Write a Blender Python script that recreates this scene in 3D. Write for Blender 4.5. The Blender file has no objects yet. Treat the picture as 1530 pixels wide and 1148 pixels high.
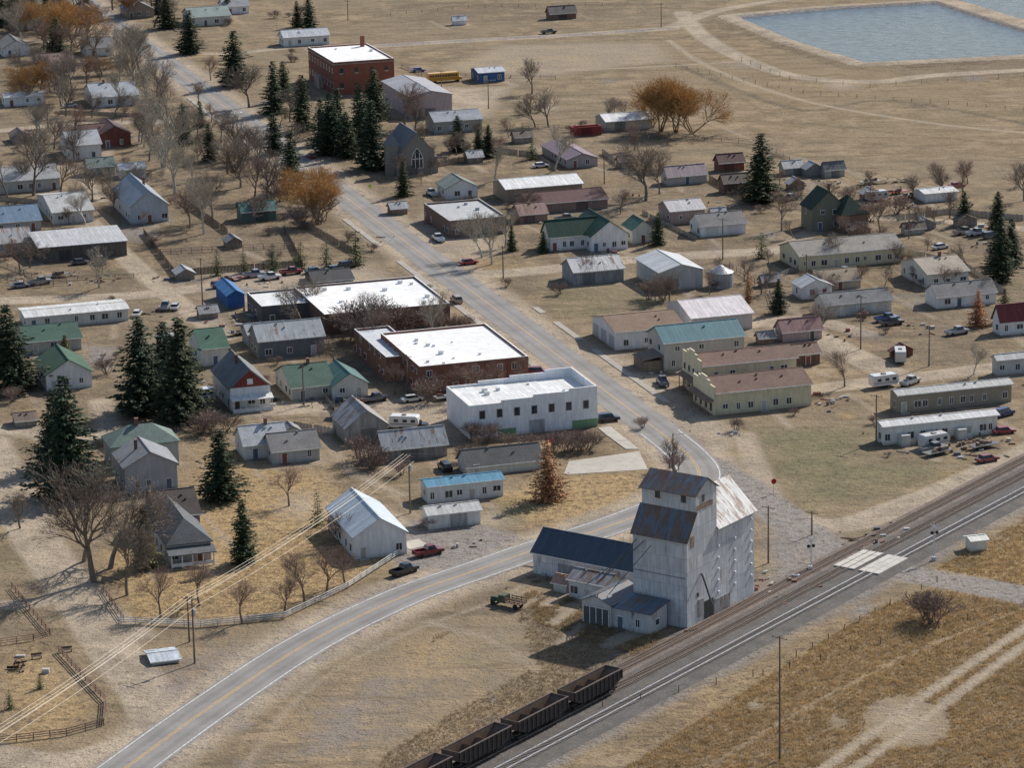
import bpy, math, random
import numpy as np
from mathutils import Vector, Matrix
random.seed(7); rng=np.random.default_rng(7)
scene=bpy.context.scene
# ---------------- camera model (aerial survey) ----------------
H=180.0; F=5000.0; PIT=math.radians(14.8); ROLL=math.radians(1.2); CU,CV=765.0,574.0
fw=Vector((0,math.cos(PIT),-math.sin(PIT))); R0=Vector((1,0,0)); U0=Vector((0,math.sin(PIT),math.cos(PIT)))
Rr=R0*math.cos(ROLL)-U0*math.sin(ROLL); Ur=U0*math.cos(ROLL)+R0*math.sin(ROLL)
C=Vector((0,0,H))
def G(u,v,z=0.0):
    d=fw+Rr*((u-CU)/F)-Ur*((v-CV)/F)
    t=(z-H)/d.z
    return C+d*t
def PJ(p):
    q=Vector(p)-C; z=q.dot(fw)
    return (CU+F*q.dot(Rr)/z, CV-F*q.dot(Ur)/z)
def along(P,d,u):
    t=5.0
    for _ in range(8):
        a=PJ(P+d*t)[0]; b=PJ(P+d*(t+.5))[0]
        t+= (u-a)/((b-a)/.5)
    return t
def hm(P,px):
    a=PJ(P)[1]; b=PJ(P+Vector((0,0,1)))[1]
    return px/(a-b)
cam=bpy.data.cameras.new("camera"); co=bpy.data.objects.new("camera",cam); scene.collection.objects.link(co)
cam.sensor_width=36; cam.lens=36*F/1530; cam.clip_start=1; cam.clip_end=30000
M=Matrix.Identity(4)
for i in range(3):
    M[i][0]=Rr[i]; M[i][1]=Ur[i]; M[i][2]=-fw[i]; M[i][3]=C[i]
co.matrix_world=M; scene.camera=co
# ---------------- light ----------------
el=math.radians(38); az=math.radians(42)
sd=Vector((math.cos(el)*math.sin(az),math.cos(el)*math.cos(az),math.sin(el)))
w=bpy.data.worlds.new("World"); scene.world=w; w.use_nodes=True
nt=w.node_tree; sk=nt.nodes.new('ShaderNodeTexSky'); sk.sky_type='NISHITA'; sk.sun_disc=False
sk.sun_elevation=el; sk.sun_rotation=az
nt.links.new(sk.outputs[0],nt.nodes['Background'].inputs[0]); nt.nodes['Background'].inputs[1].default_value=0.112
sl=bpy.data.lights.new("sun",'SUN'); sl.energy=5.0; sl.angle=math.radians(.5); sl.color=(1,.94,.85)
so=bpy.data.objects.new("sun",sl); scene.collection.objects.link(so); so.rotation_euler=sd.to_track_quat('Z','Y').to_euler()
scene.view_settings.view_transform='Standard'; scene.view_settings.look='None'; scene.view_settings.exposure=0
# ---------------- material helpers ----------------
def nd(nt,t,ins=None,**pr):
    n=nt.nodes.new(t)
    for k,v in pr.items(): setattr(n,k,v)
    if ins:
        for k,v in ins.items():
            if isinstance(v,bpy.types.NodeSocket): nt.links.new(v,n.inputs[k])
            else: n.inputs[k].default_value=v
    return n
def mixc(nt,f,a,b,bt='MIX'):
    n=nt.nodes.new('ShaderNodeMix'); n.data_type='RGBA'; n.blend_type=bt
    for i,v in ((0,f),(6,a),(7,b)):
        if isinstance(v,bpy.types.NodeSocket): nt.links.new(v,n.inputs[i])
        else: n.inputs[i].default_value=(v if i==0 else (*v,1) if len(v)==3 else v)
    return n.outputs[2]
def noise(nt,vec,scale,detail=4,rough=.6):
    return nd(nt,'ShaderNodeTexNoise',{'Vector':vec,'Scale':scale,'Detail':min(detail,3),'Roughness':rough}).outputs['Fac']
def mr(nt,v,a,b,c=0.,d=1.):
    return nd(nt,'ShaderNodeMapRange',{'Value':v,'From Min':a,'From Max':b,'To Min':c,'To Max':d}).outputs[0]
def mth(nt,op,a,b=0.):
    return nd(nt,'ShaderNodeMath',{0:a,1:b},operation=op).outputs[0]
MC={}
def newmat(name):
    m=bpy.data.materials.new(name); m.use_nodes=True
    return m,m.node_tree,m.node_tree.nodes['Principled BSDF']
def cmul(c,k): return tuple(min(1,x*k) for x in c)
def mat(kind,col,axis='x',rust=0.0,rough=.8,metal=0.0):
    key=(kind,tuple(col),axis,rust,rough,metal)
    if key in MC: return MC[key]
    m,nt,b=newmat(kind)
    tc=nd(nt,'ShaderNodeTexCoord').outputs['Object']
    gp=nd(nt,'ShaderNodeNewGeometry').outputs['Position']
    L=nt.links
    if kind in('paint','wood','stucco'):
        st=nd(nt,'ShaderNodeMapping',{'Vector':gp,'Scale':(1.5,1.5,.25)}).outputs[0]
        n1=noise(nt,st,1.2,3); n2=noise(nt,gp,.35,2)
        k=.2 if kind=='paint' else .45
        c=mixc(nt,mr(nt,n1,.35,.7),cmul(col,1+k*.25),cmul(col,1-k))
        c=mixc(nt,mr(nt,n2,.35,.75,0,.5),c,tuple(x*(1-k) for x in cmul(col,.9)))
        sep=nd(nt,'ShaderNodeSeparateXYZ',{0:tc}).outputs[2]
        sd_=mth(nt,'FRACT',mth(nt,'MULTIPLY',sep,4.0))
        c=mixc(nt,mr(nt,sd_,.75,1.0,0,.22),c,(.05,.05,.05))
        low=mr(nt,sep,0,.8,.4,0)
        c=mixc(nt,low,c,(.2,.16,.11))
        if rust>0:
            rn=noise(nt,st,.8,8,.75)
            c=mixc(nt,mr(nt,rn,.62-rust*.3,.72-rust*.3,0,.85),c,(.17,.08,.045))
        L.new(c,b.inputs['Base Color']); b.inputs['Roughness'].default_value=rough
    elif kind=='galv':
        sp=nd(nt,'ShaderNodeSeparateXYZ',{0:tc}); hx=mth(nt,'ADD',sp.outputs[0],sp.outputs[1])
        cell=mth(nt,'ADD',mth(nt,'FLOOR',mth(nt,'MULTIPLY',hx,1.1)),mth(nt,'MULTIPLY',mth(nt,'FLOOR',mth(nt,'MULTIPLY',sp.outputs[2],.42)),17.3))
        pn=nd(nt,'ShaderNodeTexWhiteNoise',{'W':cell},noise_dimensions='1D').outputs[0]
        st=nd(nt,'ShaderNodeMapping',{'Vector':tc,'Scale':(1.6,1.6,.16)}).outputs[0]
        n1=noise(nt,st,1.3,5,.7); n2=noise(nt,gp,.22,4,.6)
        c=mixc(nt,mth(nt,'MULTIPLY',pn,.6),cmul(col,1.15),cmul(col,.7))
        c=mixc(nt,mr(nt,n1,.42,.66,0,.65),c,cmul(col,.55))
        c=mixc(nt,mr(nt,n2,.4,.62,0,.6),c,cmul((col[0]*.93,col[1],col[2]*1.08),.7))
        fz=mth(nt,'FRACT',mth(nt,'MULTIPLY',sp.outputs[2],.42)); c=mixc(nt,mr(nt,fz,.94,.97,0,.4),c,cmul(col,.35))
        fx=mth(nt,'FRACT',mth(nt,'MULTIPLY',hx,1.1)); c=mixc(nt,mr(nt,fx,.9,.95,0,.25),c,cmul(col,.4))
        rn=noise(nt,st,.8,8,.75); c=mixc(nt,mr(nt,rn,.60,.70,0,.75),c,(.22,.13,.09))
        L.new(c,b.inputs['Base Color']); b.inputs['Roughness'].default_value=.6; b.inputs['Metallic'].default_value=.1
    elif kind=='brick':
        bt=nd(nt,'ShaderNodeTexBrick',{'Vector':nd(nt,'ShaderNodeMapping',{'Vector':tc,'Rotation':(math.radians(90),0,0)}).outputs[0],'Color1':(*cmul(col,1.15),1),'Color2':(*cmul(col,.75),1),'Mortar':(*cmul(col,.6),1),'Scale':2.2})
        n2=noise(nt,gp,.6,3)
        c=mixc(nt,mr(nt,n2,.3,.75,0,.6),bt.outputs[0],cmul(col,.6))
        L.new(c,b.inputs['Base Color']); b.inputs['Roughness'].default_value=.9
    elif kind=='metalroof':
        sp=nd(nt,'ShaderNodeSeparateXYZ',{0:tc}); ax=sp.outputs[0 if axis=='x' else 1]
        sc=(1.2,.18,.3) if axis=='x' else (.18,1.2,.3)
        st=nd(nt,'ShaderNodeMapping',{'Vector':tc,'Scale':sc}).outputs[0]
        n1=noise(nt,st,1.5,3,.7); n2=noise(nt,gp,.25,2)
        c=mixc(nt,mr(nt,n1,.35,.7),cmul(col,1.12),cmul(col,.65))
        c=mixc(nt,mr(nt,n2,.35,.7,0,.5),c,cmul(col,.7))
        pn=nd(nt,'ShaderNodeTexWhiteNoise',{'W':mth(nt,'FLOOR',mth(nt,'MULTIPLY',ax,1.1))},noise_dimensions='1D').outputs[0]
        c=mixc(nt,mth(nt,'MULTIPLY',pn,.3),c,cmul(col,.45))
        fr=mth(nt,'FRACT',mth(nt,'MULTIPLY',ax,1.1))
        c=mixc(nt,mr(nt,fr,.84,.92,0,.4),c,cmul(col,.45))
        if rust>0:
            rn=noise(nt,st,.9,8,.78); rr2=noise(nt,gp,.6,2,.7)
            c=mixc(nt,mr(nt,rn,.60-rust*.25,.66-rust*.25,0,.85),c,mixc(nt,rr2,(.10,.05,.03),(.28,.17,.11)))
        L.new(c,b.inputs['Base Color']); b.inputs['Roughness'].default_value=.6; b.inputs['Metallic'].default_value=metal; b.inputs['Specular IOR Level'].default_value=.3
    elif kind=='shingle':
        n1=noise(nt,tc,3.5,2,.8); n2=noise(nt,gp,.4,3)
        c=mixc(nt,mr(nt,n1,.3,.7),cmul(col,1.25),cmul(col,.65))
        c=mixc(nt,mr(nt,n2,.4,.65,0,.6),c,cmul(col,.6))
        sp=nd(nt,'ShaderNodeSeparateXYZ',{0:tc}).outputs[2]
        fr=mth(nt,'FRACT',mth(nt,'MULTIPLY',sp,4.0))
        c=mixc(nt,mr(nt,fr,.7,1.,0,.25),c,cmul(col,.4))
        L.new(c,b.inputs['Base Color']); b.inputs['Roughness'].default_value=.92
    elif kind=='flatroof':
        n1=noise(nt,gp,.5,3,.7); n2=noise(nt,gp,.12,2)
        c=mixc(nt,mr(nt,n1,.42,.7,0,.7),col,cmul(col,.68))
        c=mixc(nt,mr(nt,n2,.4,.7,0,.4),c,cmul(col,.7))
        L.new(c,b.inputs['Base Color']); b.inputs['Roughness'].default_value=.8
    elif kind=='glass':
        n1=noise(nt,gp,.6,1); L.new(mixc(nt,mr(nt,n1,.4,.6),(.02,.025,.03),(.06,.07,.085)),b.inputs['Base Color'])
        b.inputs['Roughness'].default_value=.12
    elif kind=='carpaint':
        n1=noise(nt,gp,2,2); L.new(mixc(nt,mr(nt,n1,.3,.8,0,.3),col,cmul(col,.6)),b.inputs['Base Color'])
        b.inputs['Roughness'].default_value=.3; b.inputs['Coat Weight'].default_value=.4
    elif kind=='leaf':
        n1=noise(nt,gp,1.1,2,.7)
        oi=nd(nt,'ShaderNodeObjectInfo').outputs['Random']
        c=mixc(nt,mr(nt,n1,.35,.65),cmul(col,.5),cmul(col,1.7))
        c=mixc(nt,mth(nt,'MULTIPLY',oi,.4),c,(col[0]*1.6,col[1]*1.05,col[2]*.7))
        L.new(c,b.inputs['Base Color']); b.inputs['Roughness'].default_value=.8; b.inputs['Specular IOR Level'].default_value=.2
    elif kind=='straw':
        n1=noise(nt,gp,.5,2,.7)
        c=mixc(nt,mr(nt,n1,.35,.68),cmul(col,.65),cmul(col,1.2))
        L.new(c,b.inputs['Base Color']); b.inputs['Roughness'].default_value=.9; b.inputs['Specular IOR Level'].default_value=.1
        tr=nd(nt,'ShaderNodeBsdfTranslucent',{'Color':c}); mx=nd(nt,'ShaderNodeMixShader',{0:.4,1:b.outputs[0],2:tr.outputs[0]})
        L.new(mx.outputs[0],nt.nodes['Material Output'].inputs[0])
    elif kind=='bark':
        n1=noise(nt,gp,1.2,1); oi=nd(nt,'ShaderNodeObjectInfo').outputs['Random']
        c=mixc(nt,mr(nt,n1,.3,.7),cmul(col,1.2),cmul(col,.75))
        c=mixc(nt,mth(nt,'MULTIPLY',oi,.6),c,cmul(col,.55))
        L.new(c,b.inputs['Base Color']); b.inputs['Roughness'].default_value=.9; b.inputs['Specular IOR Level'].default_value=.1
    elif kind=='asphalt':
        n1=noise(nt,gp,3,2,.8); n2=noise(nt,gp,.12,3); n3=noise(nt,gp,.9,3,.75)
        c=mixc(nt,mr(nt,n2,.3,.7),cmul(col,1.15),cmul(col,.8))
        c=mixc(nt,mr(nt,n1,.4,.8,0,.3),c,cmul(col,1.4))
        c=mixc(nt,mr(nt,n3,.58,.64,0,.4),c,cmul(col,.6))
        L.new(c,b.inputs['Base Color']); b.inputs['Roughness'].default_value=.85
    elif kind=='ballast':
        n1=noise(nt,gp,3,3,.9); n2=noise(nt,gp,.3,3)
        c=mixc(nt,mr(nt,n1,.35,.7),cmul(col,.5),cmul(col,1.6))
        c=mixc(nt,mr(nt,n2,.4,.65,0,.7),c,cmul(col,.55))
        L.new(c,b.inputs['Base Color']); b.inputs['Roughness'].default_value=.95
    elif kind=='paintline':
        n1=noise(nt,gp,1.5,3,.8)
        c=mixc(nt,mr(nt,n1,.42,.66,0,.85),col,(.22,.21,.2))
        L.new(c,b.inputs['Base Color']); b.inputs['Roughness'].default_value=.7
    else:
        n1=noise(nt,gp,1.5,3)
        L.new(mixc(nt,mr(nt,n1,.35,.7),cmul(col,1.1),cmul(col,.7)),b.inputs['Base Color'])
        b.inputs['Roughness'].default_value=rough; b.inputs['Metallic'].default_value=metal
    MC[key]=m; return m
GLASS=mat('glass',(.03,.03,.04)); WTRIM=mat('trim',(.75,.75,.72)); DARK=mat('dark',(.03,.03,.03))
RUBBER=mat('rubber',(.02,.02,.02)); WOODP=mat('polewood',(.16,.12,.09)); STEEL=mat('steel',(.45,.45,.46),rough=.4,metal=.6)
# ---------------- mesh builder ----------------
class MB:
    def __init__(s): s.v=[];s.f=[];s.m=[]
    def poly(s,pts,mi=0):
        n=len(s.v); s.v+=[tuple(p) for p in pts]; s.f.append(tuple(range(n,n+len(pts)))); s.m.append(mi)
    def box(s,x0,y0,z0,x1,y1,z1,mi=0):
        n=len(s.v)
        s.v+=[(x0,y0,z0),(x1,y0,z0),(x1,y1,z0),(x0,y1,z0),(x0,y0,z1),(x1,y0,z1),(x1,y1,z1),(x0,y1,z1)]
        for f in((0,3,2,1),(4,5,6,7),(0,1,5,4),(1,2,6,5),(2,3,7,6),(3,0,4,7)):
            s.f.append(tuple(n+i for i in f)); s.m.append(mi)
    def slab(s,pts,t,mi=0):
        n=len(s.v);k=len(pts)
        s.v+=[tuple(p) for p in pts]+[(p[0],p[1],p[2]-t) for p in pts]
        s.f.append(tuple(range(n,n+k)));s.m.append(mi)
        s.f.append(tuple(range(n+2*k-1,n+k-1,-1)));s.m.append(mi)
        for i in range(k):
            j=(i+1)%k; s.f.append((n+i,n+k+i,n+k+j,n+j)); s.m.append(mi)
    def prism(s,prof,y0,y1,mi=0):
        a=[(p[0],y0,p[1]) for p in prof]; b=[(p[0],y1,p[1]) for p in prof]
        n=len(s.v);k=len(prof); s.v+=a+b
        s.f.append(tuple(range(n,n+k)));s.m.append(mi); s.f.append(tuple(range(n+2*k-1,n+k-1,-1)));s.m.append(mi)
        for i in range(k):
            j=(i+1)%k; s.f.append((n+i,n+k+i,n+k+j,n+j)); s.m.append(mi)
    def cyl(s,p,q,r0,r1,k=6,mi=0,caps=True):
        p=Vector(p);q=Vector(q);d=(q-p).normalized()
        a=d.orthogonal().normalized();b=d.cross(a); n=len(s.v)
        for c,r in((p,r0),(q,r1)):
            for i in range(k):
                t=2*math.pi*i/k; s.v.append(tuple(c+(a*math.cos(t)+b*math.sin(t))*r))
        for i in range(k):
            j=(i+1)%k; s.f.append((n+i,n+j,n+k+j,n+k+i)); s.m.append(mi)
        if caps:
            s.f.append(tuple(n+k+i for i in range(k)));s.m.append(mi); s.f.append(tuple(n+k-1-i for i in range(k)));s.m.append(mi)
    def mesh(s,name,mats):
        me=bpy.data.meshes.new(name); me.from_pydata(s.v,[],s.f)
        for m in mats: me.materials.append(m)
        me.polygons.foreach_set('material_index',s.m); me.update(); return me
    def obj(s,name,mats,parent=None,mw=None):
        if not s.f: return None
        o=bpy.data.objects.new(name,s.mesh(name,mats)); scene.collection.objects.link(o)
        if parent: o.parent=parent
        if mw is not None: o.matrix_world=mw
        return o
def empty(name,mw):
    e=bpy.data.objects.new(name,None); e.empty_display_size=.5; scene.collection.objects.link(e); e.matrix_world=mw; return e
def frame(P,X,Y):
    m=Matrix.Identity(4)
    Z=Vector((0,0,1))
    for i in range(3): m[i][0]=X[i];m[i][1]=Y[i];m[i][2]=Z[i];m[i][3]=P[i]
    return m
a=G(1040,690); b_=G(300,135); Yt=(b_-a); Yt.z=0; Yt.normalize(); Xt=Vector((Yt.y,-Yt.x,0))
TA0=G(922,1030); TA1=G(1283,840); Tr=(TA1-TA0); Tr.z=0; Tr.normalize(); Nr=Vector((Tr.y,-Tr.x,0))
AX={'t':(Xt,Yt,-1),'r':(Nr,Tr,1)}
# ---------------- buildings ----------------
def windows(mw_,mg,face,L,h,d_other,st,step,skip=(),ww=1.0,wh=1.25,base=.95,storey=3.0):
    n=max(1,int(L/step)); gap=L/n
    for s_ in range(st):
        zc=base+s_*storey
        if zc+wh>h-.15: continue
        for i in range(n):
            if (i in skip and s_==0): continue
            if random.random()<.12: continue
            c=gap*(i+.5)+random.uniform(-.22,.22)*gap; w2=ww*random.choice((.7,1,1,1.4))/2; zb=zc+random.choice((0,0,.3))
            if face=='f':
                mw_.box(c-w2-.12,-.07,zb-.12,c+w2+.12,-.002,zc+wh+.12)
                mg.box(c-w2,-.10,zb,c+w2,-.072,zc+wh); mw_.box(c-.04,-.125,zb,c+.04,-.102,zc+wh)
            elif face=='l':
                mw_.box(-.07,c-w2-.12,zb-.12,-.002,c+w2+.12,zc+wh+.12)
                mg.box(-.10,c-w2,zb,-.072,c+w2,zc+wh)
            else:
                x=d_other
                mw_.box(x+.002,c-w2-.12,zb-.12,x+.07,c+w2+.12,zc+wh+.12)
                mg.box(x+.072,c-w2,zb,x+.10,c+w2,zc+wh)
FOOT=[]
def bld(name,u0,v0,u1,hp,dd,roof='gx',rh=12,wall=(.6,.6,.58),rc=(.3,.3,.3),wk='paint',rk='metalroof',win=1,door=True,garage=0,ch=0,rust=0.,axes='t',ov=.4,step=3.2,trim=None,depth=None,wrust=0.,vents=2,metal=0.,wear=True):
    X,Y,sg=AX[axes]; P=G(u0,v0); W=along(P,X,u1); D=depth if depth else along(P,Y,u0+sg*dd)
    h=hm(P,hp); rise=hm(P,rh) if rh else 0
    FOOT.append((P,X,Y,W,D))
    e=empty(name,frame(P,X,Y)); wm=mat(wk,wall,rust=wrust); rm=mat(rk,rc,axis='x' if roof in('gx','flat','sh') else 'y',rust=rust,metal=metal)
    mb=MB(); rf=MB(); wf=MB(); gl=MB(); z0=-.3
    def quad(a,b,c,d): mb.poly([a,b,c,d])
    if roof=='flat':
        t=.3; zr=h-.45
        quad((0,0,z0),(W,0,z0),(W,0,h),(0,0,h)); quad((W,0,z0),(W,D,z0),(W,D,h),(W,0,h))
        quad((W,D,z0),(0,D,z0),(0,D,h),(W,D,h)); quad((0,D,z0),(0,0,z0),(0,0,h),(0,D,h))
        for q in([(0,0),(W,0),(W-t,t),(t,t)],[(W,0),(W,D),(W-t,D-t),(W-t,t)],[(W,D),(0,D),(t,D-t),(W-t,D-t)],[(0,D),(0,0),(t,t),(t,D-t)]):
            rf.poly([(x,y,h+.002) for x,y in q])
        for (x0,y0),(x1,y1) in(((t,t),(W-t,t)),((W-t,t),(W-t,D-t)),((W-t,D-t),(t,D-t)),((t,D-t),(t,t))):
            mb.poly([(x0,y0,zr),(x1,y1,zr),(x1,y1,h),(x0,y0,h)])
        rf.poly([(t,t,zr),(W-t,t,zr),(W-t,D-t,zr),(t,D-t,zr)])
        for _ in range(vents*2):
            x=random.uniform(1.5,W-2.5);y=random.uniform(1.5,max(2,D-2.5)); s_=random.uniform(.25,.8)
            rf.box(x,y,zr,x+s_*1.3,y+s_,zr+s_)
    else:
        quad((0,0,z0),(W,0,z0),(W,0,h),(0,0,h)); quad((W,D,z0),(0,D,z0),(0,D,h),(W,D,h))
        quad((W,0,z0),(W,D,z0),(W,D,h),(W,0,h)); quad((0,D,z0),(0,0,z0),(0,0,h),(0,D,h))
        t=.16
        if roof=='gx':
            mb.poly([(W,0,h),(W,D,h),(W,D/2,h+rise)]); mb.poly([(0,0,h),(0,D/2,h+rise),(0,D,h)])
            sl_=rise/(D/2); zo=h-ov*sl_+t; zr=h+rise+t
            rf.slab([(-ov,-ov,zo),(W+ov,-ov,zo),(W+ov,D/2,zr),(-ov,D/2,zr)],t)
            rf.slab([(-ov,D/2,zr),(W+ov,D/2,zr),(W+ov,D+ov,zo),(-ov,D+ov,zo)],t)
            rf.box(-ov,D/2-.12,zr+.003,W+ov,D/2+.12,zr+.07)
            wf.box(-ov,-ov-.06,zo-.2,W+ov,-ov-.003,zo)
        elif roof=='gy':
            mb.poly([(0,0,h),(W,0,h),(W/2,0,h+rise)]); mb.poly([(0,D,h),(W/2,D,h+rise),(W,D,h)])
            sl_=rise/(W/2); zo=h-ov*sl_+t; zr=h+rise+t
            rf.slab([(-ov,-ov,zo),(W/2,-ov,zr),(W/2,D+ov,zr),(-ov,D+ov,zo)],t)
            rf.slab([(W/2,-ov,zr),(W+ov,-ov,zo),(W+ov,D+ov,zo),(W/2,D+ov,zr)],t)
            rf.box(W/2-.12,-ov,zr+.003,W/2+.12,D+ov,zr+.07)
        elif roof=='sh':
            mb.poly([(W,0,h),(W,D,h),(W,D,h+rise)]); mb.poly([(0,0,h),(0,D,h+rise),(0,D,h)]); mb.poly([(W,D,h),(0,D,h),(0,D,h+rise),(W,D,h+rise)])
            rf.slab([(-ov,-ov,h+t),(W+ov,-ov,h+t),(W+ov,D+ov,h+rise+t),(-ov,D+ov,h+rise+t)],t)
        elif roof=='hip':
            k=min(W,D)/2; zo=h+.02; A=[(-ov,-ov,zo),(W+ov,-ov,zo),(W+ov,D+ov,zo),(-ov,D+ov,zo)]
            if W>=D: r1=(k,D/2,h+rise);r2=(W-k,D/2,h+rise); fs=[(A[0],A[1],r2,r1),(A[1],A[2],r2),(A[2],A[3],r1,r2),(A[3],A[0],r1)]
            else: r1=(W/2,k,h+rise);r2=(W/2,D-k,h+rise); fs=[(A[0],A[1],r1),(A[1],A[2],r2,r1),(A[2],A[3],r2),(A[3],A[0],r1,r2)]
            for q in fs: rf.poly(q)
            rf.box(-ov,-ov,zo-.16,W+ov,D+ov,zo-.004)
        for _ in range(vents):
            x=random.uniform(.25,.75)*W;y=random.uniform(.2,.45)*D
            if roof=='gx': rf.box(x,y,h+rise*.3,x+.3,y+.3,h+rise*y/(D/2)+.6)
    cm=MB()
    for _ in range(ch):
        x=W*random.uniform(.3,.7); y=D*.5
        cm.box(x,y-.35 if roof!='gy' else y,h,x+.6,y+.35,h+rise+1.1)
        cm.box(x-.08,y-.43,h+rise+1.102,x+.68,y+.43,h+rise+1.25)
    mb.obj('walls',[wm],e); rf.obj('roof',[rm],e); cm.obj('chimney',[mat('brick',(.25,.12,.09))],e)
    st=max(1,int((h+.4)/2.9)); nf=max(1,int(W/step)); dk=random.randrange(nf)
    if garage:
        gd=MB(); sp=W/garage
        for i in range(garage):
            c=sp*(i+.5); hh=min(2.5,h-.4); gw2=min(1.5,sp*.42)
            wf.box(c-gw2-.12,-.06,0,c+gw2+.12,-.002,hh+.12); gd.box(c-gw2,-.1,0.02,c+gw2,-.062,hh)
            for k in range(1,4): wf.box(c-gw2,-.12,hh*k/4-.03,c+gw2,-.102,hh*k/4+.03)
        gd.obj('garage_doors',[mat('paint',cmul(wall,.8) if sum(wall)>.9 else (.6,.6,.58))],e)
    elif win:
        windows(wf,gl,'f',W,h,0,st,step,skip=(dk,) if door else ())
        if door:
            gp_=W/nf; c=gp_*(dk+.5); dm=MB(); wf.box(c-.62,-.06,0,c+.62,-.002,2.25)
            dm.box(c-.48,-.1,.02,c+.48,-.062,2.1); dm.box(c-.9,-1.1,-.1,c+.9,-.13,.15)
            dm.obj('door',[mat('paint',random.choice([(.25,.08,.06),(.1,.14,.2),(.5,.48,.42),(.12,.1,.08)]))],e)
    elif W>5 and h>2.2:
        dm=MB(); c=W*random.uniform(.25,.7); dw=min(1.6,W*.2); dm.box(c-dw,-.08,.02,c+dw,-.003,min(2.7,h-.3)); dm.obj('shed_door',[mat('wood',cmul(wall,.55))],e)
    if win and D>3:
        windows(wf,gl,'l',D,h,0,st,3.6); windows(wf,gl,'r',D,h,W,st,3.6)
    wf.obj('window_frames',[trim or WTRIM],e); gl.obj('window_glass',[GLASS],e)
    return dict(e=e,W=W,D=D,h=h,rise=rise,P=P)
WH=(.82,.82,.81); OW=(.7,.68,.6); CR=(.68,.61,.42); GR=(.36,.37,.38); LG=(.55,.56,.57); TAN=(.42,.35,.26)
RW=(.88,.88,.87); RGN=(.025,.075,.05); RBR=(.2,.125,.10)
bld('grey_metal_shed',858,427,932,20,18,'gx',14,GR,LG,wk='wood',rust=.2,win=0,metal=.1)
bld('grey_metal_barn',986,436,1050,28,35,'gy',10,(.5,.5,.5),(.6,.62,.64),win=0,door=0)
bld('apartment_building',1195,405,1349,22,30,'gx',13,CR,(.3,.28,.25),rk='shingle',step=2.6)
bld('double_garage',1047,355,1114,17,16,'gx',13,WH,(.26,.25,.24),rk='shingle',garage=2)
bld('victorian_house',1213,346,1262,34,16,'gy',24,(.2,.2,.15),(.035,.06,.045),rk='shingle',ch=1)
bld('victorian_house_wing',1258,348,1296,26,20,'hip',24,(.25,.16,.12),(.035,.06,.045),rk='shingle',wk='brick')
bld('white_chapel',822,376,905,22,12,'gx',20,WH,RGN,step=2.4,vents=0)
bld('white_chapel_wing',884,377,938,24,30,'gy',20,WH,RGN,step=2,vents=0)
bld('green_roof_shed',945,365,977,22,14,'gy',12,OW,(.08,.17,.13))
bld('pink_cottage',1002,336,1053,20,18,'gx',10,(.4,.3,.27),(.6,.58,.58))
bld('tan_workshop',757,303,870,20,20,'gx',8,(.34,.27,.2),RW,win=0,vents=0)
bld('red_roof_warehouse',792,321,908,15,20,'gx',10,(.28,.2,.17),(.12,.05,.05),win=0,vents=0)
bld('rusty_roof_shed',777,334,818,13,12,'gx',12,(.3,.2,.18),(.36,.22,.2),rust=.4,win=0)
bld('brick_shop',672,356,757,26,38,'flat',0,(.25,.16,.12),(.45,.46,.47),wk='brick',rk='flatroof')
bld('green_roof_house',667,299,714,17,14,'gy',12,WH,(.22,.26,.24),rk='shingle')
bld('school_gym',612,177,676,32,40,'gy',7,(.5,.41,.4),(.42,.42,.45),win=0,vents=0)
bld('storage_container',857,205,899,14,5,'flat',0,(.25,.03,.03),(.3,.05,.05),win=0,rk='flatroof',vents=0)
bld('metal_shop',906,197,974,15,16,'gx',7,(.55,.5,.42),RW,win=0,vents=0)
bld('purple_roof_house',848,252,893,13,38,'gy',8,(.4,.36,.36),(.27,.2,.24),vents=0)
bld('pink_roof_house',998,278,1056,14,10,'gx',12,(.5,.47,.45),(.42,.33,.34))
bld('red_shed',1075,258,1112,15,8,'gx',10,(.2,.07,.05),(.17,.09,.08),wk='wood',win=0)
bld('small_shed',1172,263,1200,12,8,'gx',8,(.4,.38,.35),(.5,.5,.5),win=0)
bld('small_shed',1205,265,1230,12,8,'gy',8,(.25,.25,.25),(.42,.44,.46),win=0)
bld('small_shed',1233,266,1262,13,6,'gx',9,(.45,.45,.42),(.2,.2,.2),win=0)
bld('brown_shed',1082,290,1118,17,8,'gx',10,(.2,.12,.08),(.2,.15,.12),win=0)
bld('mobile_home',1382,303,1430,13,16,'gx',3,WH,(.7,.7,.7))
bld('red_roof_house',1495,502,1560,22,12,'gx',20,WH,(.2,.05,.045))
bld('cream_house',1386,432,1447,22,40,'gx',13,OW,(.42,.36,.3),rk='shingle',ch=1)
bld('grey_roof_house',1400,462,1488,18,18,'gx',14,WH,(.26,.25,.25),rk='shingle')
bld('triple_garage',1233,475,1332,19,16,'gx',12,OW,(.24,.24,.24),rk='shingle',garage=4)
bld('tan_roof_house',1225,436,1286,14,18,'gx',12,(.5,.42,.33),(.33,.26,.19),rk='shingle')
bld('small_white_house',1198,448,1243,18,14,'gy',10,WH,(.5,.52,.53))
bld('tan_mobile_home',1342,618,1511,27,12,'gx',4,(.33,.29,.22),(.5,.5,.49),step=2.3)
b=bld('white_mobile_home',1320,666,1490,28,12,'gx',4,(.76,.75,.7),(.7,.7,.7),step=2.3)
t=MB()
for x in(3,9,15): t.box(x,-2.2,0,x+1.8,-.15,2.0+.2*(x%2)); t.box(x+2.2,-1.4,0,x+3.3,-.6,1.0)
t.obj('lean_to_sheds',[mat('paint',(.6,.6,.57))],b['e'])
bld('grey_mobile_home',1490,562,1580,24,8,'gx',5,LG,(.5,.5,.5))
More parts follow.
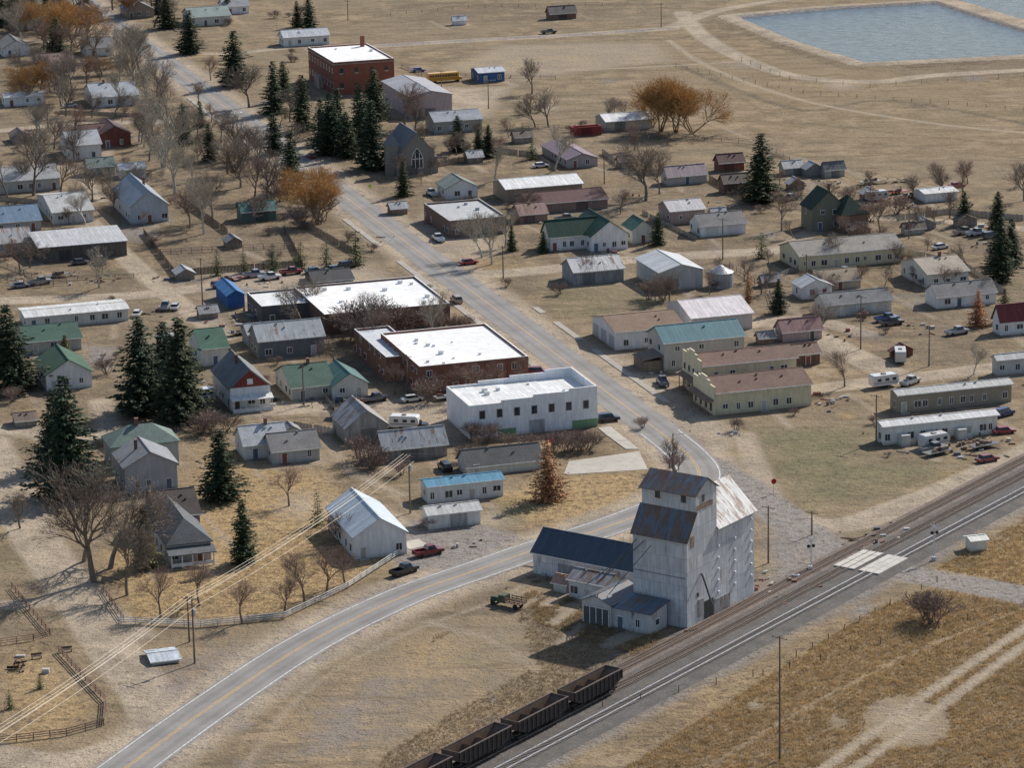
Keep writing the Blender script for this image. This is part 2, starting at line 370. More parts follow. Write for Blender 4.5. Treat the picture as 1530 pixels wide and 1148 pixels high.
bld('garden_shed',1332,535,1364,10,3,'gy',9,(.2,.07,.05),(.18,.07,.06),win=0)
bld('pink_cottage',1170,512,1228,16,12,'gx',14,(.5,.38,.36),(.36,.2,.19))
bld('brown_porch_shed',1190,548,1225,18,14,'gx',10,(.2,.12,.08),(.18,.1,.07),wk='wood')
b=bld('teal_roof_building',993,555,1112,42,25,'gx',16,(.5,.48,.45),(.08,.2,.24),vents=1,step=5,door=0)
t=MB(); t.box(-4.5,1,0,-.1,7,2.2); t.slab([(-4.8,.6,2.5),(-.1,.6,3.4),(-.1,7.3,3.4),(-4.8,7.3,2.5)],.12)
for k in range(6): t.box(-4.6,.9+k*1.1,2.55,-4.5,1.0+k*1.1,3.6)
t.obj('side_deck',[mat('wood',(.28,.22,.17))],b['e'])
bld('pink_roof_barn',1034,500,1124,24,38,'gx',14,(.62,.58,.57),(.8,.74,.75),win=0,vents=0)
b=bld('white_garage_building',920,524,1022,27,35,'gx',12,WH,(.25,.17,.12),rk='shingle',step=5)
t=MB()
for k in range(3):
    y=b['D']*(k+.5)/3; t.box(-.13,y-1.6,.02,-.003,y+1.6,2.9)
t.obj('garage_doors',[mat('paint',(.5,.5,.48))],b['e'])
def false_front(b,extra,c=CR,name='false_front'):
    W,D,h,r=b['W'],b['D'],b['h'],b['rise']; m=MB(); top=h+r+extra
    prof=[(-.3,0),(D+.3,0),(D+.3,top-1.2),(D*.78,top-1.2),(D*.78,top-.5),(D*.64,top-.5),(D*.64,top),(D*.36,top),(D*.36,top-.5),(D*.22,top-.5),(D*.22,top-1.2),(-.3,top-1.2)]
    a=[(-.5,y,z) for y,z in prof]; bb=[(-.15,y,z) for y,z in prof]
    n=len(prof); m.poly(a); m.poly(bb)
    for i in range(n): j=(i+1)%n; m.poly([a[i],a[j],bb[j],bb[i]])
    m.obj(name,[mat('paint',c)],b['e'])
    t=MB()
    for k in range(4):
        y=D*(k+.5)/4; t.box(-1.9,y-.08,0,-1.75,y+.08,2.9)
    t.slab([(-2.1,-.3,2.95),(-.52,-.3,3.3),(-.52,D+.3,3.3),(-2.1,D+.3,2.95)],.12)
    t.obj('porch',[mat('wood',(.3,.2,.14))],b['e'])
    g=MB(); f=MB()
    for k in range(4):
        y=D*(k+.5)/4; f.box(-.57,y-.7,.6,-.502,y+.7,2.5); g.box(-.61,y-.6,.7,-.575,y+.6,2.4)
        if h>5: f.box(-.57,y-.6,3.9,-.502,y+.6,5.4); g.box(-.61,y-.5,4.,-.575,y+.5,5.3)
    f.obj('shopfront_frames',[WTRIM],b['e']); g.obj('shopfront_glass',[GLASS],b['e'])
b1=bld('cream_saloon',1050,594,1190,46,26,'gx',10,CR,RBR,rk='shingle',step=4,vents=4); false_front(b1,1.0)
b2=bld('cream_saloon_wing',1070,621,1212,33,30,'gx',14,CR,RBR,rk='shingle',step=2.6,vents=4); false_front(b2,.6)
b=bld('school',500,143,590,50,38,'flat',0,(.31,.11,.07),RW,wk='brick',rk='flatroof',win=0,vents=1)
def grid_windows(b,nx,nz,ny,base=1.4,ww=1.2,wh=1.6):
    f=MB();g=MB(); W,D,h=b['W'],b['D'],b['h']; sz=(h-1.2)/nz
    for k in range(nz):
        z=base+k*sz
        for i in range(nx):
            c=W*(i+.5)/nx; f.box(c-ww/2-.06,-.06,z-.15,c+ww/2+.06,-.002,z); g.box(c-ww/2,-.05,z+.003,c+ww/2,-.003,z+wh)
        for i in range(ny):
            c=D*(i+.5)/ny; f.box(-.06,c-ww/2-.1,z-.15,-.002,c+ww/2+.1,z+wh+.1); g.box(-.09,c-ww/2,z,-.063,c+ww/2,z+wh)
    f.obj('window_frames',[WTRIM],b['e']); g.obj('window_glass',[GLASS],b['e'])
grid_windows(b,4,2,9,2.2)
cm=MB(); cm.box(b['W']-3,b['D']-4,b['h']-.4,b['W']-1.8,b['D']-2.8,b['h']+3); cm.obj('chimney',[mat('brick',(.31,.11,.07))],b['e'])
cm=MB(); cm.box(.003-.35,-.25,b['h']-.9,b['W']+.25,-.003,b['h']-.6); cm.box(-.3,.0,b['h']-.9,-.003,b['D'],b['h']-.6); cm.box(-1.6,b['D']*.4,0,-.1,b['D']*.6,4.2); cm.obj('cornice_and_porch',[mat('stucco',(.45,.36,.3))],b['e'])
b=bld('stone_church',598,263,650,32,24,'gy',30,(.27,.25,.225),(.2,.21,.23),wk='brick',rk='shingle',win=0,ov=.2)
f=MB();g=MB();W,h=b['W'],b['h']
pr=[(W/2-1.7,1.8),(W/2+1.7,1.8),(W/2+1.7,4.8),(W/2+1.1,6.3),(W/2,7.6),(W/2-1.1,6.3),(W/2-1.7,4.8)]
g.prism([(W/2+(x-W/2)*.88,1.95+(z-1.8)*.93) for x,z in pr],-.12,-.072); f.prism(pr,-.07,-.003)
for k in(-.6,.6): f.box(W/2+k-.08,-.15,1.9,W/2+k+.08,-.122,6.2)
f.box(W/2-1.5,-.16,4.4,W/2+1.5,-.123,4.6)
f.obj('gothic_window_tracery',[WTRIM],b['e']); g.obj('gothic_window',[GLASS],b['e'])
t=MB(); t.box(-3.2,1,-.3,-.1,4.2,h+2.5); t.obj('bell_tower',[mat('brick',(.27,.25,.225))],b['e'])
t=MB(); q=[(-3.5,.7,h+2.5),(.2,.7,h+2.5),(.2,4.5,h+2.5),(-3.5,4.5,h+2.5)]; ap=(-1.65,2.6,h+6)
for i in range(4): t.poly([q[i],q[(i+1)%4],ap])
t.obj('spire',[mat('shingle',(.2,.21,.23))],b['e'])
t=MB(); t.box(W+.003,0,-.3,W+.9,1.2,h*.8); t.box(-.9,0-.05,-.3,-.003,.9,h*.8); t.obj('buttress',[mat('brick',(.27,.25,.225))],b['e'])
b=bld('brick_commercial_building',628,592,790,44,58,'flat',0,(.29,.12,.075),RW,wk='brick',rk='flatroof',step=4.5,vents=5)
t=MB(); t.box(-.12,-.15,b['h']-.7,b['W']+.1,-.003,b['h']-.4)
for k in range(5): t.box(b['W']*(k+.02)/5,-.22,0,b['W']*(k+.02)/5+.5,-.003,b['h']-.72)
t.obj('pilasters_and_cornice',[mat('brick',(.24,.11,.08))],b['e'])
bld('brick_annex',578,572,632,38,48,'flat',0,(.26,.12,.08),(.6,.63,.66),wk='brick',rk='flatroof',step=4,vents=1)
bld('white_roof_hall',486,502,673,32,46,'flat',0,(.17,.095,.075),RW,wk='brick',rk='flatroof',step=6,vents=5)
bld('workshop_row',392,486,484,28,22,'flat',0,(.1,.1,.1),(.74,.75,.76),rk='flatroof',step=4)
bld('blue_shed',341,462,366,20,18,'gy',7,(.03,.12,.36),(.06,.2,.45),win=0)
bld('dark_gable_shed',470,428,528,6,14,'gx',10,(.1,.1,.1),(.07,.07,.075),win=0)
bld('grey_workshop',388,538,485,28,14,'gx',18,(.16,.17,.18),(.42,.45,.47),step=4,rust=.15)
bld('grey_workshop_annex',372,520,430,20,10,'gx',10,(.3,.3,.3),(.38,.4,.42),win=0)
bld('green_roof_house',303,548,342,26,20,'gx',18,OW,(.06,.14,.10),rk='shingle')
bld('teal_roof_house',437,600,500,20,25,'gx',20,(.5,.48,.42),(.07,.13,.10),rk='shingle',ch=1)
bld('teal_roof_house_wing',497,597,550,20,20,'gy',16,OW,(.07,.17,.16))
b=bld('red_gable_house',345,615,405,34,26,'gy',26,WH,(.2,.21,.22),rk='shingle',step=2.4,ch=1)
t=MB(); W,h,r=b['W'],b['h'],b['rise']; t.poly([(0.2,-.03,h),(W-.2,-.03,h),(W/2,-.03,h+r-.2)]); t.obj('red_gable',[mat('shingle',(.26,.06,.05))],b['e'])
t=MB(); t.box(W/2-.6,-.1,h+.5,W/2+.6,-.034,h+1.7); t.obj('gable_window',[WTRIM],b['e'])
t=MB(); t.slab([(-.2,-2.2,2.7),(W+.2,-2.2,2.7),(W+.2,-.1,3.3),(-.2,-.1,3.3)],.14); 
for k in range(4): t.box(.1+k*(W-.35)/3,-2.1,0,.25+k*(W-.35)/3,-1.95,2.6)
t.box(0,-2.15,.05,W,-2.05,.9); t.obj('porch',[WTRIM],b['e'])
bld('weathered_barn',517,664,580,24,20,'gy',24,(.36,.35,.33),(.42,.42,.43),wk='wood',rust=.4,win=0)
bld('weathered_shed',574,692,668,20,12,'gx',20,(.32,.31,.29),(.42,.44,.46),wk='wood',win=0,rust=.15)
bld('ranch_house',698,713,810,15,14,'gx',18,OW,(.14,.14,.14),rk='shingle')
bld('blue_roof_mobile_home',640,754,752,26,11,'gx',5,(.72,.74,.74),(.11,.30,.44),step=2.4)
bld('white_garage',641,792,718,22,10,'gx',7,(.68,.69,.69),(.6,.6,.58),win=0)
bld('white_bungalow',530,837,608,34,40,'gy',24,WH,(.6,.68,.74),step=3)
bld('white_cottage',366,688,430,22,14,'gx',20,(.64,.65,.65),(.48,.5,.52),rk='shingle',ch=1)
bld('grey_roof_cottage',408,695,478,20,14,'gx',18,(.5,.5,.48),(.26,.25,.24),rk='shingle')
bld('large_grey_house',188,738,266,38,16,'gy',20,(.42,.43,.45),(.28,.29,.31),rk='shingle',ch=1)
bld('large_green_house',168,705,268,36,12,'hip',22,(.4,.42,.4),(.18,.24,.21),rk='shingle',ch=1)
bld('dark_hip_house',238,810,300,36,20,'gx',24,(.2,.17,.15),(.09,.07,.065),rk='shingle')
b=bld('grey_porch_house',252,845,316,30,38,'hip',28,(.5,.49,.47),(.13,.14,.15),rk='shingle')
t=MB(); W=b['W']; t.slab([(-.4,-2.8,2.5),(W+.4,-2.8,2.5),(W+.4,-.1,3.2),(-.4,-.1,3.2)],.15); t.obj('porch_roof',[mat('shingle',(.15,.16,.17))],b['e'])
t=MB()
for k in range(5): t.box(k*(W-.2)/4,-2.7,0,.2+k*(W-.2)/4,-2.5,2.35)
t.box(0,-2.65,.3,W,-2.58,.95); t.obj('porch_posts',[WTRIM],b['e'])
bld('green_gable_house',70,585,138,24,16,'gy',20,WH,(.05,.115,.075),rk='shingle')
bld('green_roof_cottage',40,530,122,18,16,'gx',12,(.5,.5,.45),(.05,.115,.085),rk='shingle')
bld('long_mobile_home',40,493,192,18,10,'gx',3,(.7,.68,.62),(.72,.72,.7))
bld('open_vehicle_shed',60,393,190,22,14,'sh',6,(.12,.11,.1),(.55,.56,.57),win=0,wk='wood')
bld('low_grey_house',80,336,140,18,24,'gx',12,(.6,.6,.58),(.45,.46,.46),rk='shingle')
bld('blue_grey_house',196,335,252,26,26,'gy',22,(.5,.55,.6),(.32,.37,.43),ch=1)
bld('small_white_shed',180,268,218,14,6,'gx',6,WH,(.6,.6,.6),win=0)
bld('green_shed',133,264,172,14,6,'gx',10,(.4,.45,.4),(.2,.25,.22),win=0)
bld('red_barn',122,223,170,14,12,'gx',16,(.15,.05,.04),(.15,.08,.07),wk='wood')
bld('red_barn',150,222,196,20,12,'gy',12,(.15,.05,.04),(.13,.07,.06),wk='wood')
bld('white_house',105,240,152,22,14,'gx',14,WH,(.4,.42,.45),rk='shingle')
bld('long_grey_house',0,290,90,18,14,'gx',12,(.5,.5,.48),(.33,.34,.35),rk='shingle')
bld('white_house',140,161,208,15,14,'gx',14,WH,(.4,.43,.47),rk='shingle',ch=1)
bld('white_trailer',8,160,66,14,5,'gx',4,WH,(.6,.6,.6))
bld('blue_roof_house',-10,350,62,16,14,'gx',14,(.45,.45,.43),(.16,.24,.34))
bld('grey_barn',-30,385,50,18,14,'gx',12,(.35,.34,.33),(.35,.36,.38),rust=.3)
bld('white_bunkhouse',425,70,492,14,8,'gx',8,WH,(.6,.62,.66))
bld('white_farmhouse',285,40,345,14,12,'gx',10,OW,(.28,.34,.32),rk='shingle')
bld('white_farmhouse',335,22,372,12,8,'gx',10,WH,(.35,.36,.38),rk='shingle')
bld('teal_shed',362,333,413,16,8,'gx',10,(.1,.16,.15),(.08,.19,.18),win=0)
bld('blue_trailer',716,124,754,15,12,'gx',4,(.05,.12,.3),(.6,.62,.66))
bld('small_cabin',822,30,861,10,6,'gx',9,(.2,.12,.09),(.2,.17,.15),win=0)
bld('small_white_shed',678,38,697,8,3,'gx',5,WH,(.7,.7,.7),win=0)
bld('grey_house',650,200,720,18,14,'gx',10,(.42,.42,.4),(.36,.38,.42),rk='shingle')
bld('small_tan_shed',925,252,945,12,4,'gx',6,(.3,.2,.15),(.3,.2,.17),win=0)
for (u,v,wd) in((30,45,50),(110,35,44),(190,28,40),(60,110,52),(130,85,40),(5,85,40)):
    bld(random.choice(['grey_house','white_house','brown_house']),u,v,u+wd,13,10,random.choice(['gx','gy']),11,random.choice([WH,(.3,.25,.2),GR]),random.choice([(.2,.2,.2),(.3,.32,.35),(.2,.14,.12)]),rk='shingle')
for (u,v,wd,c) in((505,628,30,(.4,.38,.35)),(300,478,26,(.35,.3,.25)),(240,520,30,(.3,.2,.15)),(340,372,22,(.25,.2,.16)),(1140,430,24,(.3,.25,.2)),(1065,330,20,(.4,.35,.3)),(1275,355,26,(.3,.2,.15)),(1352,352,30,(.5,.48,.45)),(25,640,30,(.35,.3,.27)),(585,322,24,(.3,.22,.18)),(1370,345,26,(.3,.3,.3)),(770,215,26,(.35,.3,.26)),(700,245,22,(.3,.25,.22)),(1180,285,22,(.28,.2,.15)),(425,655,24,(.4,.4,.38)),(1430,340,30,(.35,.3,.27)),(1290,300,24,(.3,.2,.16)),(1135,515,22,(.3,.2,.15)),(265,420,26,(.3,.25,.2)),(20,215,26,(.3,.27,.25)),(60,270,22,(.25,.2,.17))):
    bld('garden_shed',u,v,u+wd,10,6,random.choice(['gx','gy']),7,c,random.choice([(.3,.3,.31),(.2,.15,.12),(.45,.46,.47)]),win=0,wk='wood')
b=bld('white_hall',702,657,893,50,34,'flat',0,(.86,.87,.88),RW,win=0,vents=3)
W,D,h=b['W'],b['D'],b['h']
p=MB(); steps=[(W*.78,W,1.5),(W*.5,W*.78,1.0),(W*.25,W*.5,.5)]
for x0,x1,z in steps:
    p.box(x0,-.003,h+.004,x1-.003,.3,h+z); p.box(x0,D-.3,h+.004,x1-.003,D,h+z)
p.box(W-.3,.31,h+.004,W,D-.31,h+1.5); p.obj('stepped_parapet',[mat('paint',(.86,.87,.88))],b['e'])
f=MB();g=MB()
for k in range(7):
    c=W*(.1+k*.135)
    if c>W-1: continue
    f.box(c-.62,-.06,3.9,c+.62,-.003,5.7); g.box(c-.5,-.09,4.05,c+.5,-.063,5.55)
f.obj('window_frames',[mat('trim',(.3,.3,.3))],b['e']);g.obj('window_glass',[GLASS],b['e'])
g=MB(); g.box(W*.8,-.05,0,W-.02,-.004,1.7); g.box(W*.22,-.05,0,W*.36,-.004,1.5); g.obj('green_wall_base',[mat('paint',(.2,.36,.2))],b['e'])
P=G(1077,428); e=empty('grain_bin',Matrix.Translation(P)); t=MB(); hh=hm(P,22)
t.cyl((0,0,0),(0,0,hh),2.9,2.9,24); t.obj('drum',[mat('metalroof',(.36,.38,.40))],e)
t=MB(); t.cyl((0,0,hh),(0,0,hh+1.6),3.05,.3,24); t.obj('cone_roof',[mat('steel',(.34,.36,.38),rough=.5,metal=.3)],e)
# ---------------- grain elevator ----------------
Fc=G(1027,940); Wd=along(Fc,-Nr,947); P=Fc-Nr*Wd; Ln=along(Fc,Tr,1127)
e=empty('grain_elevator',frame(P,Nr,Tr)); W=Wd; L=Ln
hE=hm(Fc,130); z1=hE+4.1; z2=z1+3.1; z3=z2+2.1; ya,yb,yc=2.8,6.0,9.2
wm=mat('galv',(.62,.64,.665)); rmat=mat('metalroof',(.17,.20,.24),rust=.62); rw=mat('metalroof',(.66,.66,.65),axis='y',rust=.4)
m=MB()
pf=[(0,-.3),(0,hE),(ya,z1),(ya,z2),(yb,z3),(yc,z2),(yc,-.3)]
for x in(0,W): m.poly([(x,y,z) for y,z in pf])
m.poly([(0,0,-.3),(W,0,-.3),(W,0,hE),(0,0,hE)]); m.poly([(0,ya,z1),(W,ya,z1),(W,ya,z2),(0,ya,z2)]); m.poly([(0,yc,hE),(W,yc,hE),(W,yc,z2),(0,yc,z2)])
z4=hE+5.0
for x in(0,W): m.poly([(x,yc,-.3),(x,L,-.3),(x,L,hE),(x,yc,hE)])
m.poly([(0,L,-.3),(W,L,-.3),(W,L,hE),(W/2,L,z4),(0,L,hE)])
m.obj('tower_walls',[wm],e)
r=MB(); o=.35
r.slab([(-o,-o,hE-.3),(W+o,-o,hE-.3),(W+o,ya,z1+.1),(-o,ya,z1+.1)],.12)
r.slab([(-o,ya-.5,z2-.25),(W+o,ya-.5,z2-.25),(W+o,yb,z3+.12),(-o,yb,z3+.12)],.12)
r.slab([(-o,yb,z3+.12),(W+o,yb,z3+.12),(W+o,yc+.5,z2-.2),(-o,yc+.5,z2-.2)],.12)
r.obj('cupola_roof',[rmat],e)
r=MB()
r.slab([(W/2,yc+.004,z4+.12),(W+.5,yc+.004,hE-.3),(W+.5,L+.4,hE-.3),(W/2,L+.4,z4+.12)],.12)
r.slab([(-.5,yc+.004,hE-.3),(W/2,yc+.004,z4+.12),(W/2,L+.4,z4+.12),(-.5,L+.4,hE-.3)],.12)
r.obj('main_roof',[rw],e)
f=MB();g=MB()
for c in(W*.3,W*.78): f.box(c-.7,ya-.07,z1+1.2,c+.7,ya-.003,z1+2.8); g.box(c-.5,ya-.1,z1+1.4,c+.5,ya-.073,z1+2.6)
f.box(W+.003,ya+1.6,z1+1.2,W+.07,ya+2.8,z1+2.8); g.box(W+.073,ya+1.8,z1+1.4,W+.1,ya+2.6,z1+2.6)
f.obj('window_frames',[mat('trim',(.55,.53,.5))],e);g.obj('window_glass',[GLASS],e)
g=MB(); g.box(W+.004,ya+.3,z1+.2,W+.05,yc-1.2,z1+1.1); g.box(W+.004,1.0,hE-1.5,W+.05,2.2,hE+.4); g.obj('bare_wood_boarding',[mat('wood',(.34,.24,.17))],e)
f=MB()
for i in range(3):
    for j in range(6):
        y=yc+.5+i*(L-yc-1.5)/2; z=3.5+j*2.0
        f.box(W+.003,y-.16,z,W+.22,y+.16,z+.34)
f.obj('tie_rod_plates',[mat('trim',(.85,.85,.85))],e)
g=MB(); g.box(W+.004,yc-4,0,W+.08,yc-1.2,3.2); g.box(W+.004,3,4.6,W+.06,3.5,5.3); g.box(-.06+W*.1,-.06,0,W*.3,-.004,2.5); g.obj('doors',[DARK],e)
g=MB(); g.box(W+.005,3.2,1,W+.1,yc-4.2,4); g.box(W+.005,yc-1,0,W+.09,yc+4,2.6); g.obj('corrugated_patch',[mat('metalroof',(.35,.36,.38),axis='y',rust=.3)],e)
g=MB(); g.cyl((W+.4,4.2,8),(W+2.2,4.2,3.4),.16,.16,8); g.cyl((W+.1,4.2,8.4),(W+.4,4.2,8),.16,.16,8); g.cyl((W*.1,-.5,hE-1),(W*.1-6,-3.5,6),.09,.09,6); g.cyl((W*.25,-.5,hE-1),(W*.1-7,-2.2,5.4),.09,.09,6);g.cyl((0,-.5,hE-3.2),(-7.6,-2.8,5.2),.07,.07,6); g.cyl((W*.4,-1.,hE-1.5),(W*.1-3,-4.5,5),.07,.07,6); g.obj('grain_spouts',[mat('steel',(.12,.12,.13))],e)
g=MB(); g.box(.02,-.1,hE-6.6,W*.97,-.004,hE-6.45);g.obj('wall_flashing',[mat('steel',(.3,.3,.32))],e)
b=bld('elevator_warehouse',797,857,948,33,20,'gx',26,(.68,.70,.72),(.085,.115,.155),axes='r',depth=7.5,win=0,vents=0,wk='galv')
bld('elevator_office',850,893,905,28,20,'gx',10,(.66,.67,.68),(.3,.32,.35),axes='r',depth=5,step=2.5,rust=.45)
b=bld('elevator_drive_shed',870,930,913,34,20,'gy',10,(.6,.6,.6),(.15,.18,.22),axes='r',depth=9,win=0,rust=.3)
f=MB(); g=MB(); W=b['W']
g.box(.3,-.12,0,W-.3,-.085,3.2); g.obj('door_opening',[mat('paint',(.1,.1,.11))],b['e'])
for k in range(5):
    x=.35+k*(W-.7)/4; f.box(x-.07,-.16,0,x+.07,-.123,3.2)
f.box(.3,-.19,3.05,W-.3,-.163,3.2); f.obj('door_frames',[WTRIM],b['e'])
bld('scale_house',985,925,1018,30,12,'sh',5,(.55,.55,.56),(.1,.1,.12),axes='r',depth=3.5,step=2.2,wk='paint',wrust=.2)
bld('small_vent_shed',827,884,846,15,5,'gx',8,(.6,.6,.58),(.5,.3,.22),axes='r',depth=2.5,win=0)
bld('track_side_shed',912,937,972,30,10,'sh',8,(.55,.56,.57),(.16,.2,.25),axes='r',depth=5,step=3,rust=.3,wrust=.15)
# ---------------- polylines ----------------
def smooth(px,n=12):
    P=[G(*p) for p in px]; out=[]
    for i in range(len(P)-1):
        p0=P[max(0,i-1)];p1=P[i];p2=P[i+1];p3=P[min(len(P)-1,i+2)]
        for k in range(n):
            t=k/n
            out.append(.5*((2*p1)+(p2-p0)*t+(2*p0-5*p1+4*p2-p3)*t*t+(3*p1-p0-3*p2+p3)*t**3))
    out.append(P[-1]); return out
def ribbon(name,pts,o0,o1,z,m,wob=0.):
    mb=MB(); L=[];R=[]
    for i,p in enumerate(pts):
        d=(pts[min(i+1,len(pts)-1)]-pts[max(i-1,0)]); d.z=0; d.normalize(); n=Vector((d.y,-d.x,0))
        a=p+n*(o0+random.uniform(-wob,wob)); b=p+n*(o1+random.uniform(-wob,wob)); L.append((a.x,a.y,z)); R.append((b.x,b.y,z))
    for i in range(len(pts)-1): mb.poly([L[i],L[i+1],R[i+1],R[i]])
    return mb.obj(name,[m])
HWpx=[(20,1290),(115,1205),(205,1136),(325,1050),(460,962),(600,893),(720,850),(800,822),(880,797),(950,772),(1005,748),(1036,725),(1044,705),(1025,678),(985,645)]
HW=smooth(HWpx,10)
main_pts=[G(985,645)+Yt*(k*10.) for k in range(0,95)]
road=HW+main_pts[1:]
ASP=mat('asphalt',(.24,.228,.215))
ribbon('asphalt_road',road,-4.5,4.5,.03,ASP,.15)
YL=mat('paintline',(.60,.36,.12)); WL=mat('paintline',(.75,.75,.72))
ribbon('road_centre_line',HW,-.3,-.1,.042,YL); ribbon('road_centre_line',HW,.1,.3,.042,YL); ribbon('road_centre_line',[HW[-1]]+main_pts[1:],-.14,.14,.042,YL)
ribbon('road_edge_line',HW,3.85,4.05,.042,WL); ribbon('road_edge_line',HW,-4.05,-3.85,.042,WL)
for o in(-2.1,2.3): ribbon('asphalt_wear_strip',road,o-.5,o+.5,.036,mat('asphalt',(.205,.195,.185)),.12)
def sheet(name,px,z,m,thick=0):
    mb=MB(); P=[G(*p) for p in px]; mb.slab([(p.x,p.y,z) for p in P],thick or .02); return mb.obj(name,[m])
CON=mat('flatroof',(.48,.44,.38))
sheet('concrete_driveway',[(842,710),(850,690),(955,675),(968,702)],.06,CON,.1)
sheet('concrete_pad',[(1115,560),(1200,555),(1215,572),(1150,580)],.05,CON)
sheet('pavement',[(893,640),(905,650),(935,672),(955,672),(912,638)],.12,CON,.12)
sheet('concrete_slab',[(600,812),(625,806),(640,815),(612,822)],.06,CON)
for s0,s1,o in((30,120,-8.2),(130,230,-8.2),(20,110,8.2),(250,420,-8.)):
    mb=MB(); a0=G(985,645)+Xt*o+Yt*s0
    s=0.
    while s<s1-s0:
        l=min(random.choice((6,9,12)),s1-s0-s); j=random.uniform(-.015,.015)
        if random.random()>.12: mb.slab([tuple((a0+Xt*x+Yt*y).xy)+(.12+j,) for x,y in((0,s),(1.5,s),(1.5,s+l-.05),(0,s+l-.05))],.12)
        s+=l
    mb.obj('pavement',[mat('flatroof',(.40,.36,.31))])
mb=MB(); P=G(345,170)
for k in range(8):
    q=P+Xt*(k*1.0-3.8)
    mb.poly([tuple(v.xy)+(.045,) for v in(q,q+Xt*.5,q+Xt*.5+Yt*3,q+Yt*3)])
mb.obj('crosswalk',[WL])
# ---------------- railway ----------------
offB=(G(1320,848)-TA0).dot(Nr)
bal=MB()
def strip(mb,o,hw,z,hb,s0=-260,s1=700,mi=0):
    for s in range(s0,s1,20):
        a=TA0+Nr*o+Tr*s; b=a+Tr*20
        pf=[(-hw-hb,0),(-hw,z),(hw,z),(hw+hb,0)]
        for (x0,za),(x1,zb) in zip(pf,pf[1:]):
            mb.poly([tuple((a+Nr*x0).xy)+(za,),tuple((b+Nr*x0).xy)+(za,),tuple((b+Nr*x1).xy)+(zb,),tuple((a+Nr*x1).xy)+(zb,)],mi)
strip(bal,0,1.9,.26,.7); strip(bal,offB,2.0,.34,1.9); bal.obj('ballast',[mat('ballast',(.12,.108,.10))])
bal=MB(); strip(bal,-4.6,1.6,.12,.7,-60,230); bal.obj('old_ballast',[mat('ballast',(.19,.15,.125))])
def track(o,z,s0,s1,tm,rm,name):
    e=empty(name,frame(TA0+Nr*o,Nr,Tr)); t=MB(); s=s0
    while s<s1:
        j=random.uniform(-.08,.08); t.box(-1.3+j,s,z,1.3+j,s+.24,z+.07); s+=.58
    t.obj('sleepers',[tm],e); r=MB()
    for x in(-.75,.75): r.box(x-.05,s0,z+.072,x+.05,s1,z+.24)
    r.obj('rails',[rm],e)
RS=mat('shinyrail',(.85,.85,.87),rough=.35,metal=.2); RR=mat('rustrail',(.28,.2,.16))
track(0,.27,-230,450,mat('wood',(.16,.125,.105)),RR,'railway_track'); track(offB,.35,-230,450,mat('wood',(.16,.14,.125)),RS,'railway_track')
track(-4.6,.13,-50,215,mat('wood',(.22,.155,.125)),RR,'railway_track')
for o,c in((0,TA1),(offB,G(1320,848))):
    s=(c-TA0).dot(Tr); mb=MB(); P=TA0+Nr*o
    for (x0,x1) in((-2.0,-.85),(-.62,.62),(.85,2.0)):
        for k in range(5): mb.box(x0,s-5.2+k*2.1,.3,x1,s-3.18+k*2.1,(.60 if o else .52)+random.uniform(-.02,.02))
    mb.obj('crossing_panel',[mat('flatroof',(.55,.51,.46))],None,frame(P,Nr,Tr))
HB=mat('wagon',(.05,.04,.037)); HI=mat('wagoninside',(.17,.115,.085))
